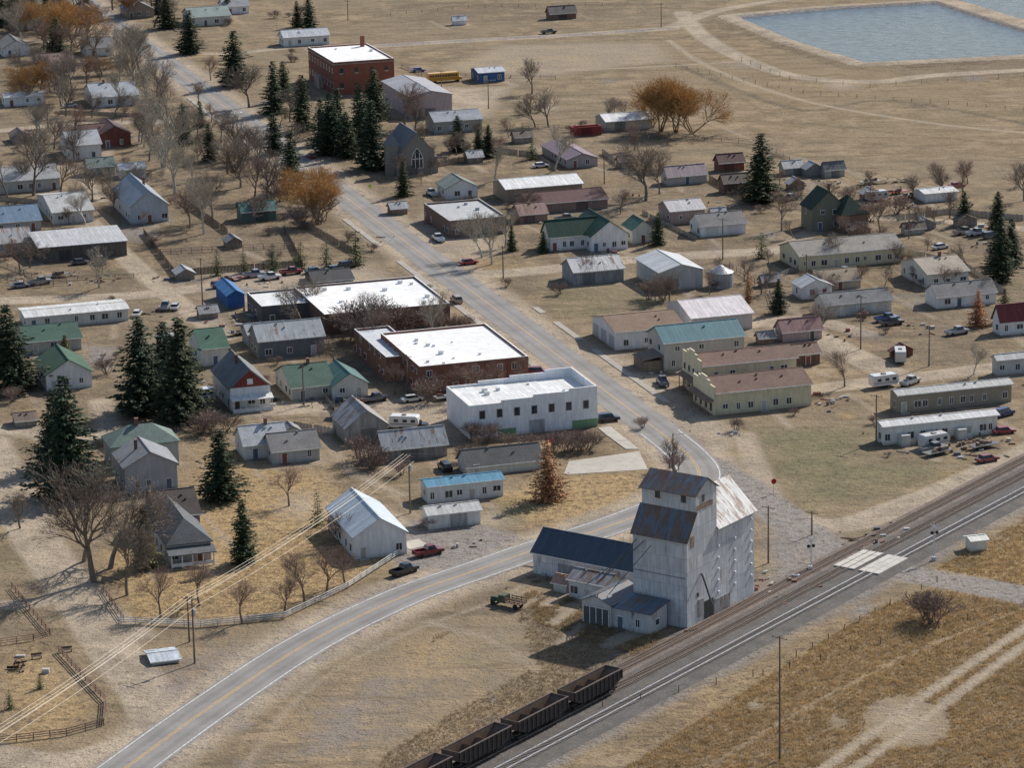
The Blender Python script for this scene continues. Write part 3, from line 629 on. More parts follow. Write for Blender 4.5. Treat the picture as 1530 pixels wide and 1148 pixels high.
def hopper(s):
    e=empty('coal_hopper_wagon',frame(TA0+Tr*s+Vector((0,0,.5)),Nr,Tr)); L=13.2; m=MB(); z0,z1=1.0,3.35; w=1.55
    for sg in(-1,1):
        x=sg*w
        prof=[(0,z1),(0,z0+1.0),(2.2,z0+.1),(L-2.2,z0+.1),(L,z0+1.0),(L,z1)]
        a=[(x,y,z) for y,z in prof]; b=[(x-sg*.1,y,z) for y,z in prof]
        m.poly(a);m.poly(b)
        for i in range(6): j=(i+1)%6; m.poly([a[i],a[j],b[j],b[i]])
        for k in range(12):
            y=.1+k*(L-.35)/11; zz=z0+.1 if 2<y<L-2.2 else z0+.9
            m.box(min(x,x+sg*.16)+ (0.003 if sg>0 else 0),y,zz,max(x,x+sg*.16)- (0.003 if sg<0 else 0),y+.15,z1-.02,0)
        m.box(x-.1,-.02,z1+.003,x+.14 if sg>0 else x+.1,L+.02,z1+.14,1)
    for y in(0,L-.1): m.box(-w+.1,y,z0+1,w-.1,y+.1,z1+.1,1)
    m.box(-.3,-.9,.75,.3,L+.9,1.0)
    for k in(4,6.6,9.2): m.poly([(-w+.1,k-1.1,z0+.1),(w-.1,k-1.1,z0+.1),(w-.4,k-.4,.45),(-w+.4,k-.4,.45)]);m.poly([(-w+.1,k+1.1,z0+.1),(w-.1,k+1.1,z0+.1),(w-.4,k+.4,.45),(-w+.4,k+.4,.45)])
    m.obj('body',[HB,mat('wagonrim',(.12,.09,.08))],e); i=MB(); q=w-.103
    i.poly([(-q,.12,z1-.2),(q,.12,z1-.2),(q,3.0,z0+.2),(-q,3.0,z0+.2)]); i.poly([(-q,L-.12,z1-.2),(q,L-.12,z1-.2),(q,L-3.,z0+.2),(-q,L-3.,z0+.2)])
    for k in(5.0,8.2):
        i.poly([(-q,k,z1-.7),(q,k,z1-.7),(q,k-1.1,z0+.2),(-q,k-1.1,z0+.2)]); i.poly([(-q,k,z1-.7),(q,k,z1-.7),(q,k+1.1,z0+.2),(-q,k+1.1,z0+.2)])
    i.poly([(-q,2.9,z0+.19),(q,2.9,z0+.19),(q,L-2.9,z0+.19),(-q,L-2.9,z0+.19)])
    for x in(-q,q): i.poly([(x,.15,z1-.1),(x,L-.15,z1-.1),(x,L-3.,z0+.2),(x,3.,z0+.2)])
    i.obj('inner_slopes',[HI],e); wl=MB()
    for y in(1.2,3.0,L-3.0,L-1.2):
        for x in(-.85,.75): wl.cyl((x,y,.45),(x+.12,y,.45),.45,.45,14)
        wl.box(-.95,y-.1,.4,.95,y+.1,.55)
    for y in(2.1,L-2.1):
        for x in(-1.05,.93): wl.box(x,y-1.4,.4,x+.12,y+1.4,.7)
    wl.obj('bogies',[DARK],e)
for k in range(6): hopper(-14.0-k*14.9)
# ---------------- ponds and ground ----------------
pond1=[(1098,27),(1240,14),(1398,5),(1470,28),(1560,56),(1560,84),(1400,92),(1292,97),(1180,62)]
pond2=[(1425,1),(1560,42),(1620,20),(1580,-25),(1430,-20)]
ponds=[[G(*p) for p in q] for q in(pond1,pond2)]
xs=np.concatenate([-np.geomspace(8000,222,26),np.arange(-221,221.5,.85),np.geomspace(222,8000,26)])
ys=np.concatenate([np.linspace(-3000,425,14),np.arange(430,1296,.9),np.geomspace(1300,12000,30)])
X,Y=np.meshgrid(xs,ys); X=X.ravel();Y=Y.ravel(); Z=np.zeros_like(X)
def segd(X,Y,a,b):
    dx,dy=b[0]-a[0],b[1]-a[1]; t=np.clip(((X-a[0])*dx+(Y-a[1])*dy)/(dx*dx+dy*dy+1e-9),0,1)
    return np.hypot(X-a[0]-t*dx,Y-a[1]-t*dy)
def sdist(P,idx):
    x=X[idx];y=Y[idx]; d=np.full(x.shape,1e9); ins=np.zeros(x.shape,bool); n=len(P)
    for i in range(n):
        a=P[i];b=P[(i+1)%n]; d=np.minimum(d,segd(x,y,a,b))
        c=((a[1]>y)!=(b[1]>y))&(x<(b[0]-a[0])*(y-a[1])/((b[1]-a[1])+1e-12)+a[0]); ins^=c
    return np.where(ins,-d,d)
def bbox(P,m): 
    px=[p[0] for p in P];py=[p[1] for p in P]
    return np.where((X>min(px)-m)&(X<max(px)+m)&(Y>min(py)-m)&(Y<max(py)+m))[0]
mk={k:np.zeros(X.shape,np.float32) for k in('dirt','green','gold','grav','dark')}
def paint_poly(ch,px,val=1.,soft=3.):
    P=[G(*p) for p in px]; idx=bbox(P,soft); d=sdist(P,idx); m=np.clip(.5-d/soft/2*1.0,0,1)*val
    mk[ch][idx]=np.maximum(mk[ch][idx],m)
def paint_line(ch,px,hw,val=1.,soft=1.5,world=False):
    P=px if world else smooth(px,4)
    for a,b in zip(P,P[1:]):
        idx=bbox([a,b],hw+soft); d=segd(X[idx],Y[idx],a,b); m=np.clip((hw+soft-d)/(2*soft),0,1)*val
        mk[ch][idx]=np.maximum(mk[ch][idx],m)
PL=paint_line; PP=paint_poly
PP('dark',[(-60,-40),(260,-40),(330,130),(480,260),(700,160),(900,220),(1100,250),(1560,330),(1560,560),(1200,560),(900,400),(700,400),(560,700),(0,700),(-60,600)],.42,10)
PL('dirt',road,9.0,.85,3.5,True); PL('grav',road,6.0,.5,2.,True)
for (P,Xb,Yb,Wb,Db) in FOOT:
    if rng.uniform()<.75:
        Q=[P-Xb*2.5-Yb*4,P+Xb*(Wb+2.5)-Yb*4,P+Xb*(Wb+2.5)+Yb*(Db+2),P-Xb*2.5+Yb*(Db+2)]; idx=bbox(Q,5); d=sdist(Q,idx); ch=rng.choice(['dirt','grav','dirt','green']); mk[ch][idx]=np.maximum(mk[ch][idx],np.clip(.5-d/6,0,1)*rng.uniform(.35,.65))
    a=P+Xb*(Wb*rng.uniform(0,1)); b2=a-Yb*rng.uniform(6,16)+Xb*rng.uniform(-3,3); PL('dirt',[a,b2],rng.uniform(.8,1.8),.6,1.2,True)
    for _ in range(1):
        a=P+Xb*(rng.choice([-4,Wb+4])); b2=a+Yb*rng.uniform(10,30)-Xb*rng.uniform(-1,1); PL('dirt',[a-Yb*8,b2],rng.uniform(.7,1.5),.5,1.,True)
for px,hw,v in[
 ([(-20,660),(10,720),(50,800),(110,885),(170,970),(225,1045),(250,1100)],4.6,1),([(-20,1125),(90,1140),(200,1110)],4,.9),([(110,885),(60,900),(0,905)],3,.8),([(100,870),(160,910),(215,950)],2.2,.8),
 ([(-20,640),(60,650),(100,670)],3.5,.8),([(400,612),(500,606),(600,606),(690,597),(760,583),(900,566)],5.4,1),
 ([(130,330),(180,378),(240,430),(300,478),(335,505)],3,1),([(-20,450),(120,446),(240,438),(330,425)],4,.95),
 ([(660,412),(760,408),(870,397),(960,386),(1100,378),(1160,374)],4.2,1),
 ([(1213,582),(1300,572),(1400,560),(1560,540)],3.8,1),([(1160,480),(1230,508),(1300,543),(1340,562)],4,1),([(1120,486),(1200,476),(1290,498)],3,.9),
 ([(1120,735),(1180,775),(1260,785),(1340,760),(1430,725),(1560,665)],4.0,1),
 ([(1050,690),(1130,742),(1190,788),(1240,818),(1300,843),(1370,860),(1440,872),(1560,898)],4.6,.6),
 ([(570,68),(700,60),(850,52),(1000,42)],4,.9),([(1020,18),(1040,45),(1090,78),(1180,112),(1300,122),(1400,112),(1560,103)],3.5,.9),
 ([(1000,42),(1050,22),(1100,10),(1200,-4),(1400,-16)],3.5,.8),([(800,108),(1000,98),(1100,92)],1.5,.7),([(1000,60),(1060,100),(1200,150),(1400,185),(1560,200)],1.6,.7),([(760,150),(900,150),(1050,180),(1200,240),(1400,280)],1.3,.6),([(1100,130),(1300,160),(1560,160)],1.2,.5),
 ([(1215,1160),(1340,1070),(1440,1000),(1560,920)],1.0,.9),([(1262,1160),(1385,1072),(1470,1008),(1560,945)],1.0,.9),([(1040,1160),(1200,1060),(1400,960),(1560,900)],.8,.55),
 ([(235,75),(330,80),(420,72)],3,.8),([(0,60),(120,62),(230,60)],3,.7),([(0,195),(120,185),(280,180),(330,172)],3.5,.8),
 ([(0,250),(100,250),(150,300)],2.5,.8),([(1160,374),(1260,330),(1400,330),(1560,345)],3,.8),([(1110,650),(1130,700),(1150,740)],3,.7),
 ([(560,760),(600,790),(590,820)],3,.8),([(150,600),(160,640),(120,660)],3,.8),([(480,640),(520,700),(600,740)],2,.6),
 ([(360,1160),(450,1040),(600,950),(800,880)],1.2,.6),([(520,1160),(640,1060),(760,960)],1.2,.5),([(640,930),(740,960),(800,1000)],2,.5),([(0,740),(100,760),(150,740)],2,.5)]:
    PL('dirt',px,hw,v)
PL('grav',[(1050,690),(1130,742),(1190,788),(1240,818),(1300,843),(1370,860),(1440,872),(1560,898)],4.6,.9)
PL('grav',[(570,68),(700,60),(850,52),(1000,42)],3,.7)
PP('grav',[(1060,700),(1130,735),(1200,770),(1260,800),(1250,850),(1180,870),(1140,880),(1130,760)],.75,4)
PP('grav',[(605,775),(730,785),(790,805),(690,850),(600,860),(580,835)],.9)
PP('dirt',[(860,500),(930,528),(985,560),(1040,605),(1100,640),(1095,690),(1060,690),(980,620),(880,545)],.9,5)
PP('dirt',[(600,125),(700,130),(770,128),(735,175),(680,182),(620,150)],.8,6)
PP('dirt',[(740,64),(1000,60),(1025,92),(880,108),(780,125),(640,104)],.55,8)
PP('dirt',[(500,560),(620,600),(720,600),(690,660),(560,640),(440,610)],.7,6)
PP('grav',[(110,510),(180,520),(170,560),(130,545)],.8)
PP('dirt',[(290,400),(560,390),(600,415),(480,440),(300,470)],.7,6)
PP('dirt',[(640,300),(760,330),(760,380),(690,400),(600,340)],.7,6)
PP('dirt',[(150,1148),(240,1060),(330,960),(520,890),(700,840),(620,880),(350,1060),(220,1160)],.5,6)
PP('dirt',[(330,1160),(470,1000),(620,920),(780,870),(860,900),(900,1000),(700,1120),(640,1160)],.38,12)
PP('grav',[(330,1160),(430,1050),(560,980),(660,1000),(620,1090),(540,1160)],.5,10)
PP('grav',[(200,1000),(300,950),(420,960),(300,1040),(220,1080)],.5,6)
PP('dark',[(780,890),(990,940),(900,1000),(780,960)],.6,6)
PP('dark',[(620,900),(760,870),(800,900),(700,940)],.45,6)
PP('dark',[(700,1000),(880,1010),(800,1060),(640,1100)],.4,8)
PP('gold',[(150,830),(250,760),(480,700),(600,835),(420,925),(190,930)],1.,4)
PP('gold',[(740,745),(800,715),(960,705),(960,760),(800,795)],1.,3)
PP('gold',[(0,960),(60,950),(150,1060),(80,1110),(0,1120)],.8,3)
PP('gold',[(280,640),(420,700),(480,700),(540,760),(280,760)],.8,4)
PP('gold',[(30,600),(180,640),(130,700),(0,640)],.6,4)
PP('gold',[(880,1160),(1130,1010),(1300,910),(1400,870),(1560,900),(1560,1160)],.3,8)
PP('gold',[(900,1130),(1080,1020),(1280,915),(1380,880),(1330,940),(1100,1050),(980,1140)],.75,6)
PP('gold',[(1250,1010),(1420,940),(1560,890),(1560,920),(1400,980),(1260,1050)],.7,5)
PP('dark',[(1100,1148),(1300,1010),(1400,980),(1250,1120),(1180,1160)],.42,8)
PP('dark',[(1330,1148),(1450,1050),(1560,1000),(1560,1160)],.4,8)
PP('gold',[(1380,860),(1480,820),(1560,780),(1560,880)],.9,4)
PP('green',[(1110,640),(1310,630),(1310,690),(1500,680),(1330,745),(1200,765),(1150,730)],.75,8)
PP('green',[(1100,170),(1560,150),(1560,200),(1200,210)],.3,20)
PP('green',[(780,430),(1000,420),(900,480),(830,470)],.5,6)
PP('green',[(700,130),(900,140),(760,200),(690,190)],.35,6)
PP('gold',[(1000,60),(1560,110),(1560,260),(1100,200),(830,150)],.3,15)
PP('dark',[(230,350),(440,345),(455,400),(250,415)],.6,3)
PP('dark',[(770,0),(1000,0),(1000,25),(600,40),(560,0)],.45,8)
PP('dark',[(1380,885),(1560,905),(1560,930),(1420,910)],.5,5)
PP('dark',[(1300,90),(1560,90),(1560,118),(1350,125)],.45,5)
PL('dark',[(1010,95),(1080,125),(1200,165),(1330,150),(1560,190)],1.6,.8); PL('dark',[(780,195),(950,205),(1140,225),(1250,300)],1.8,.7); PL('dark',[(1150,215),(1300,215),(1560,240)],1.5,.5); PL('dark',[(1060,110),(1150,170),(1260,190),(1500,215)],1.2,.6)
PP('dark',[(900,1080),(1080,1000),(1250,910),(1350,870),(1380,890),(1150,1030),(960,1120)],.35,6)
PL('dark',[TA0+Nr*-4.6+Tr*s for s in(-60,230)],3,.6,1.5,True)
PL('dark',[TA0+Nr*(offB*.5)+Tr*s for s in(-250,690)],6.,1.,1.5,True); PL('grav',[TA0+Nr*(offB+4.5)+Tr*s for s in(-250,690)],2.5,.6,2.,True); PL('dark',[TA0+Nr*(offB+3)+Tr*s for s in(-250,690)],1.8,1,1.2,True)
for _ in range(230):
    u=rng.uniform(0,1530);v=rng.uniform(20,1140); p=G(u,v); r=rng.uniform(3,14)
    ch=rng.choice(['dirt','green','gold','dark','grav','dark']); 
    idx=np.where((abs(X-p.x)<r*1.6)&(abs(Y-p.y)<r*2.2))[0]; d=np.hypot((X[idx]-p.x),(Y[idx]-p.y)*.6)
    mk[ch][idx]=np.maximum(mk[ch][idx],np.clip(1-d/r,0,1)*rng.uniform(.3,.8))
for P in ponds:
    idx=bbox(P,30); d=sdist(P,idx)
    z=np.where(d<0,np.maximum(-2.,d*.45)+1.0,np.where(d<4,1.0,np.clip(1.0-(d-4)*.16,0,1))); Z[idx]=np.where((d<0)|(Z[idx]<0),np.minimum(z,Z[idx]+9) ,np.maximum(z,Z[idx]))
    mk['dirt'][idx]=np.maximum(mk['dirt'][idx],np.where(np.abs(d-1)<5,1.,0)*1.0); mk['grav'][idx]=np.maximum(mk['grav'][idx],np.where(d<.5,1.,0)); mk['dark'][idx]=np.where(np.abs(d-1)<5,0,mk['dark'][idx])
nx,ny=len(xs),len(ys)
me=bpy.data.meshes.new('ground'); me.vertices.add(nx*ny); me.vertices.foreach_set('co',np.stack([X,Y,Z],1).ravel().astype(np.float32))
I=np.arange(ny-1)[:,None]*nx+np.arange(nx-1)[None,:]; I=I.ravel(); q=np.stack([I,I+1,I+1+nx,I+nx],1).ravel()
me.loops.add(len(q)); me.loops.foreach_set('vertex_index',q.astype(np.int32)); me.polygons.add(len(I)); me.polygons.foreach_set('loop_start',(np.arange(len(I))*4).astype(np.int32))
me.update(calc_edges=True)
for k,a in mk.items():
    at=me.attributes.new(k,'FLOAT','POINT'); at.data.foreach_set('value',a.astype(np.float32))
m,nt,b=newmat('dry_ground'); gp=nd(nt,'ShaderNodeNewGeometry').outputs['Position']
def att(k): return nd(nt,'ShaderNodeAttribute',attribute_name=k).outputs['Fac']
nA=noise(nt,gp,.018,3,.6); nB=noise(nt,gp,.10,3,.75); nC=noise(nt,gp,.55,3,.85); nD=noise(nt,gp,2.2,1.5,.8)
stv=nd(nt,'ShaderNodeMapping',{'Vector':gp,'Rotation':(0,0,.5),'Scale':(.35,1.6,1)}).outputs[0]; nE=noise(nt,stv,.12,3,.75)
c=mixc(nt,mr(nt,nB,.38,.62),(.35,.262,.165),(.185,.14,.09))
c=mixc(nt,mr(nt,nA,.42,.58,0,.65),c,(.255,.20,.135))
c=mixc(nt,mr(nt,nE,.50,.64,0,.65),c,(.15,.115,.075))
def edge(k,lo=.35,hi=.6,amt=.55):
    v=mth(nt,'ADD',att(k),mth(nt,'MULTIPLY',mth(nt,'SUBTRACT',nC,.5),amt)); v=mth(nt,'ADD',v,mth(nt,'MULTIPLY',mth(nt,'SUBTRACT',nB,.5),.85))
    return mr(nt,v,lo,hi)
c=mixc(nt,mth(nt,'MULTIPLY',edge('gold',.2,.9),.9),c,mixc(nt,mr(nt,nC,.4,.6),(.47,.33,.165),(.24,.165,.09)))
c=mixc(nt,mth(nt,'MULTIPLY',edge('green',.2,.9),.75),c,mixc(nt,mr(nt,nC,.4,.6),(.19,.185,.095),(.12,.12,.065)))
c=mixc(nt,mth(nt,'MULTIPLY',edge('dark',.2,.9),.8),c,mixc(nt,mr(nt,nC,.4,.6),(.16,.125,.09),(.08,.065,.05)))
c=mixc(nt,mth(nt,'MULTIPLY',edge('dirt',.3,.7),.92),c,mixc(nt,mr(nt,nB,.4,.6),(.47,.385,.29),(.33,.27,.205)))
c=mixc(nt,mth(nt,'MULTIPLY',edge('grav',.3,.75),.85),c,mixc(nt,mr(nt,nC,.38,.62),(.31,.285,.27),(.2,.182,.172)))
c=mixc(nt,mr(nt,nC,.56,.66,0,.55),c,(.11,.085,.06))
c=mixc(nt,mr(nt,nD,.44,.66,0,.6),c,mixc(nt,.5,c,(.08,.06,.045)))
nt.links.new(c,b.inputs['Base Color']); b.inputs['Roughness'].default_value=.95; b.inputs['Specular IOR Level'].default_value=.1
bp=nd(nt,'ShaderNodeBump',{'Height':nC,'Strength':.8,'Distance':.6}); nt.links.new(bp.outputs[0],b.inputs['Normal'])
me.materials.append(m); go=bpy.data.objects.new('ground',me); scene.collection.objects.link(go)
m,nt,b=newmat('water'); gp=nd(nt,'ShaderNodeNewGeometry').outputs['Position']
b.inputs['Roughness'].default_value=.18
n1=noise(nt,nd(nt,'ShaderNodeMapping',{'Vector':gp,'Scale':(.3,1,1)}).outputs[0],.9,3,.6); bp=nd(nt,'ShaderNodeBump',{'Height':n1,'Strength':.9,'Distance':.5}); nt.links.new(bp.outputs[0],b.inputs['Normal'])
nt.links.new(mixc(nt,mr(nt,n1,.38,.62),(.13,.18,.22),(.04,.07,.095)),b.inputs['Base Color'])
for P in ponds:
    mb=MB(); mb.poly([(p.x,p.y,.25) for p in P]); mb.obj('pond_water',[m])
def maskat(ch,x,y):
    ix=np.clip(26+np.round((x+221)/.85).astype(int),0,nx-1); iy=np.clip(14+np.round((y-430)/.9).astype(int),0,ny-1); return mk[ch][iy*nx+ix]
# ---------------- trees ----------------
def bare_tree_mesh(seed,H0=10.,spread=.55,col=(.2,.17,.14),twig=(.24,.19,.15),n_lv=5,dens=1.,up=.25,multi=1,tw=.021):
    r=random.Random(seed); seg=[]
    def grow(p,d,l,rad,lv):
        n=3 if lv<2 else 2; q=p
        for i in range(n):
            d2=(d+Vector((r.gauss(0,.14),r.gauss(0,.14),r.gauss(0,.06)+up*.15))).normalized(); q2=q+d2*(l/n)
            r0=rad*(1-.45*i/n); r1=rad*(1-.45*(i+1)/n); seg.append((q,q2,max(r0,tw),max(r1,tw*.7),lv)); q=q2;d=d2
            if lv<n_lv and (i>0 or lv>0):
                k=r.choice((1,1,2)) if lv<n_lv-1 else (1 if r.random()<dens else 0)
                for _ in range(k):
                    a=r.uniform(0,6.28); o=d.orthogonal().normalized(); o2=d.cross(o); s_=r.uniform(.45,1.0)*spread*1.6
                    nd_=(d+(o*math.cos(a)+o2*math.sin(a))*s_+Vector((0,0,up*.4))).normalized()
                    grow(q,nd_,l*r.uniform(.5,.8),rad*.5,lv+1)
        if lv<n_lv: 
            for _ in range(2 if lv<n_lv-1 else 1): grow(q,(d+Vector((r.gauss(0,spread*.7),r.gauss(0,spread*.7),r.gauss(0,.2)))).normalized(),l*.7,rad*.5,lv+1)
    for k in range(multi):
        grow(Vector((r.gauss(0,.2*(multi>1)),r.gauss(0,.2*(multi>1)),0)),Vector((r.gauss(0,.1+.35*(multi>1)),r.gauss(0,.1+.35*(multi>1)),1)).normalized(),H0*.36,H0*.026 if multi==1 else H0*.015,0)
    mb=MB()
    for p,q,r0,r1,lv in seg:
        if lv>=n_lv-1:
            d=(q-p).normalized(); a=r.uniform(0,6.28); o=d.orthogonal().normalized(); o=(o*math.cos(a)+d.cross(o)*math.sin(a))
            mb.poly([p-o*r0,p+o*r0,q+o*r1*.4,q-o*r1*.4],1)
        else: mb.cyl(p,q,r0,r1,5 if lv<2 else 3,0,False)
    zm=max(v[2] for v in mb.v); me=mb.mesh('bare_tree',[mat('bark',col),mat('bark',twig)]); me['h']=zm; return me
BT=[bare_tree_mesh(s,10,.55,(.24,.2,.165),(.31,.25,.205),5,.9) for s in(1,2,3,4)]
BP=[bare_tree_mesh(s,10,.42,(.52,.49,.43),(.42,.37,.3),5,.9,up=.5) for s in(11,12,13)]
BW=[bare_tree_mesh(s,10,.6,(.3,.2,.12),(.54,.31,.12),5,1.,up=.25,multi=4,tw=.026) for s in(21,22)]
BB=[bare_tree_mesh(s,3.,.7,(.25,.19,.16),(.32,.24,.2),3,1.,up=.25,multi=9,tw=.021) for s in(31,32,33)]
BR_=[bare_tree_mesh(s,10,.6,(.26,.19,.155),(.36,.255,.205),5,.9,up=.25) for s in(41,42)]
def conifer_mesh(seed,H0=10.,wd=.24,col=(.035,.06,.032),dens=1.,brk=(.12,.09,.07),base=.04,cs=1.45):
    r=random.Random(seed); mb=MB(); mb.cyl((0,0,0),(0,0,H0*.97),H0*.018,.02,6,0)
    tiers=int(H0*2.6)
    for t in range(tiers):
        f=t/tiers; z=H0*(base+(1-base)*f); R=H0*wd*((1-f)**.75)*(1+.14*math.sin(f*19+seed))+.15
        if f<.08: R*=.75+f*3
        n=max(5,int(13*(1-f)+5))
        for k in range(n):
            a=6.283*k/n+r.uniform(-.3,.3)+t*1.3; L=R*r.uniform(.6,1.15)*(1+.16*math.sin(a*2+seed+f*4)); dr=Vector((math.cos(a),math.sin(a),0)); sd_=Vector((-dr.y,dr.x,0))
            droop=r.uniform(.1,.4)*(1-f*.9)
            m_=max(2,int(L/.34*dens))
            for j in range(m_):
                s_=(j+.8)/m_*L; c=Vector((0,0,z))+dr*s_+Vector((0,0,-droop*s_+.12*s_*s_/max(R,.5)))+sd_*r.gauss(0,.16)
                sz=cs*r.uniform(.16,.36)*(1.2-.5*s_/max(L,.1))*(H0/10)**.4
                for q_ in range(2):
                    p1=c+dr*sz*r.uniform(.6,1.3)+sd_*sz*r.uniform(-.4,.4)+Vector((0,0,r.uniform(-.5,.2)*sz))
                    p2=c+sd_*sz*r.choice((-1,1))*r.uniform(.5,1.1)-dr*sz*.3+Vector((0,0,r.uniform(-.45,.1)*sz)); p3=c-sd_*sz*r.uniform(-.5,.6)-dr*sz*.5+Vector((0,0,r.uniform(.1,.55)*sz))
                    mb.poly([p1,p2,p3],1)
    me=mb.mesh('spruce_tree',[mat('bark',brk),mat('leaf',col)]); me['h']=H0; return me
CS=[conifer_mesh(s,11,.26,(.048,.072,.036)) for s in(1,2,3)]
CW=[conifer_mesh(s,12,.30,(.038,.058,.031)) for s in(4,5,10)]
CY=[conifer_mesh(s,5,.3,(.075,.1,.04),dens=1.3,cs=.9) for s in(6,7)]
CD=[conifer_mesh(8,9,.35,(.34,.18,.09),dens=1.,brk=(.25,.17,.13),cs=1.3)]
CJ=[conifer_mesh(9,9,.26,(.13,.13,.06))]
def tree(lib,name,u,v,hp,wide=1.):
    P=G(u,v); me=random.choice(lib); h=hm(P,hp); s=h/me['h']
    o=bpy.data.objects.new(name,me); scene.collection.objects.link(o); o.location=P; o.rotation_euler=(random.gauss(0,.015),random.gauss(0,.015),random.uniform(0,6.28)); o.scale=(s*wide,s*wide,s); return o
for u,v,h,l in[(20,585,130,CW),(-5,560,110,CW),(212,618,145,CW),(270,628,155,CW),(245,600,120,CW),(105,742,182,CW),(85,700,120,CW),(330,748,108,CW),(365,842,96,CS),(475,785,50,CY),(218,848,90,CJ),
 (350,128,84,CW),(410,170,80,CS),(425,150,60,CS),(452,195,85,CS),(495,230,92,CW),(480,215,70,CS),(555,252,104,CW),(540,215,90,CS),(560,180,78,CS),(410,230,62,CW),(436,286,92,CS),(602,293,54,CS),(685,226,54,CW),(715,238,46,CW),(730,235,50,CW),
 (275,215,62,CS),(315,240,58,CS),(282,80,66,CW),(250,42,55,CW),(238,20,40,CW),(462,45,52,CW),(445,40,40,CW),(85,88,64,CS),(70,20,40,CW),(1137,302,104,CW),(1163,468,52,CW),(1138,386,40,CY),(983,366,50,CS),(1493,420,96,CW),(1510,395,70,CW),(1441,335,50,CW),(1490,345,60,CW),(1500,480,50,CJ),
 (325,412,40,CY),(365,408,36,CY),(408,405,42,CY),(450,402,42,CY),(488,402,44,CY),(532,397,54,CY),(812,378,34,CS),(15,1060,30,CY),(60,1030,24,CY),(765,375,40,CS),(340,20,30,CW),(300,190,40,CS),(20,15,50,CW),(130,25,40,CW),(795,238,36,CY),(5,40,50,CW),(200,18,44,CW),(505,200,70,CS),(520,235,70,CW)]:
    tree(l,'spruce_tree',u,v,h,random.uniform(1.0,1.28))
tree(CD,'dead_conifer',820,748,92,1.05); tree(CD,'dead_conifer',1461,488,56); tree(CD,'dead_conifer',1118,452,46,.6); tree(CJ,'juniper_tree',98,535,35,1.5)
for u,v,h,l in[(50,292,110,BT),(90,290,80,BT),(245,250,110,BP),(262,290,100,BP),(305,350,95,BP),(318,330,80,BT),(230,210,80,BP),(372,160,70,BT),(200,120,90,BP),(180,130,70,BP),(225,165,80,BP),
 (990,196,88,BW),(1035,200,80,BW),(975,190,60,BW),(1010,198,78,BW),(965,300,95,BT),(985,290,70,BT),(140,870,195,BT),(165,850,150,BT),(190,890,120,BT),(125,840,120,BT),(455,905,82,BR_),(488,888,72,BR_),(515,872,62,BR_),(425,915,50,BR_),(240,922,80,BR_),(362,932,70,BR_),(298,905,72,BR_),(432,756,62,BR_),
 (555,515,75,BT),(570,520,60,BT),(645,508,72,BP),(660,505,50,BP),(735,395,82,BP),(720,385,70,BP),(755,370,60,BP),(980,455,50,BT),(1000,450,46,BT),(1168,345,66,BR_),(1315,348,62,BR_),(1300,320,44,BR_),(1262,578,60,BT),(880,420,40,BT),
 (460,310,70,BW),(475,335,75,BW),(400,300,80,BT),(360,280,80,BT),(385,260,70,BT),(340,260,60,BT),(605,190,70,BR_),(620,195,60,BR_),(795,140,56,BT),(820,190,60,BT),(800,190,50,BT),(315,120,40,BR_),(115,70,75,BW),(95,45,50,BW),(235,145,60,BT),
 (45,400,60,BT),(148,430,65,BP),(30,405,50,BR_),(740,595,60,BR_),(700,600,60,BR_),(675,595,50,BR_),(590,590,50,BR_),(1410,290,50,BT),(1455,560,50,BP),(1225,500,50,BT),(1250,395,50,BT),(1000,700,48,BT),(1060,440,40,BT),(455,500,80,BT),(500,545,50,BT),(1530,300,60,BT),(30,790,60,BT),(780,580,50,BR_),(715,680,30,BR_),(465,470,60,BT),(830,255,70,BP),(740,270,60,BP),(430,255,70,BT),(350,240,75,BT),(380,300,70,BR_)]:
    tree(l,'bare_tree',u,v,h,random.uniform(.9,1.2))
r=random.Random(5)
for i in range(80):
    u=r.uniform(-5,240);v=r.uniform(5,150)
    if abs(u-(240+(v-90)/.75))<22: continue
    tree(r.choice([BT,BT,BR_,BP,BW] if i%5==0 else [BT,BT,BR_,BT]),'bare_tree',u,v,r.uniform(30,62),1.15)
for i in range(75):
    u=r.uniform(0,440);v=r.uniform(150,350)
    if abs(u-(240+(v-90)/.75))<26: continue
    tree(r.choice([BT,BR_,BP,BT]),'bare_tree',u,v,r.uniform(25,60),1.1)
for i in range(52): tree(r.choice([BT,BR_]),'bare_tree',r.uniform(1080,1530),r.uniform(270,470),r.uniform(20,46),1.15)
for i in range(30): tree(r.choice([BT,BR_]),'bare_tree',r.uniform(600,980),r.uniform(160,330),r.uniform(20,46),1.1)
bush=[(318,648,34),(300,650,28),(340,645,26),(540,690,40),(555,700,36),(520,815,50),(540,810,44),(505,800,34),(710,660,30),(730,662,30),(820,675,28),(845,675,30),(865,675,30),(880,672,28),(790,672,24),(600,710,24),(700,690,28),(535,510,60),(560,500,55),(585,505,50),(605,500,44),(1100,645,20),(1395,935,50),(1385,925,40),(990,450,34),(970,448,30),(1010,705,30),(960,640,18),(640,790,18),(480,330,40),(455,340,36),(420,300,40),(380,330,36),(160,560,26),(20,600,24),(640,600,40),(740,590,36),(680,500,24),(1235,440,24),(1300,330,30),(1340,320,30),(835,440,20),(560,700,20),(690,500,30),(660,500,34),(830,672,26),(855,672,30),(760,668,22),(550,520,50),(310,640,30)]
for u,v,h in bush: tree(BB,'bare_shrub',u,v,h,1.25)
k=0
while k<110:
    u,v=r.uniform(0,1500),r.uniform(20,690)
    if v<.22*u-20 and u>560: continue
    if maskat('dirt',np.array([G(u,v).x]),np.array([G(u,v).y]))[0]>.5: continue
    tree(BB,'bare_shrub',u,v,r.uniform(6,16),1.3); k+=1
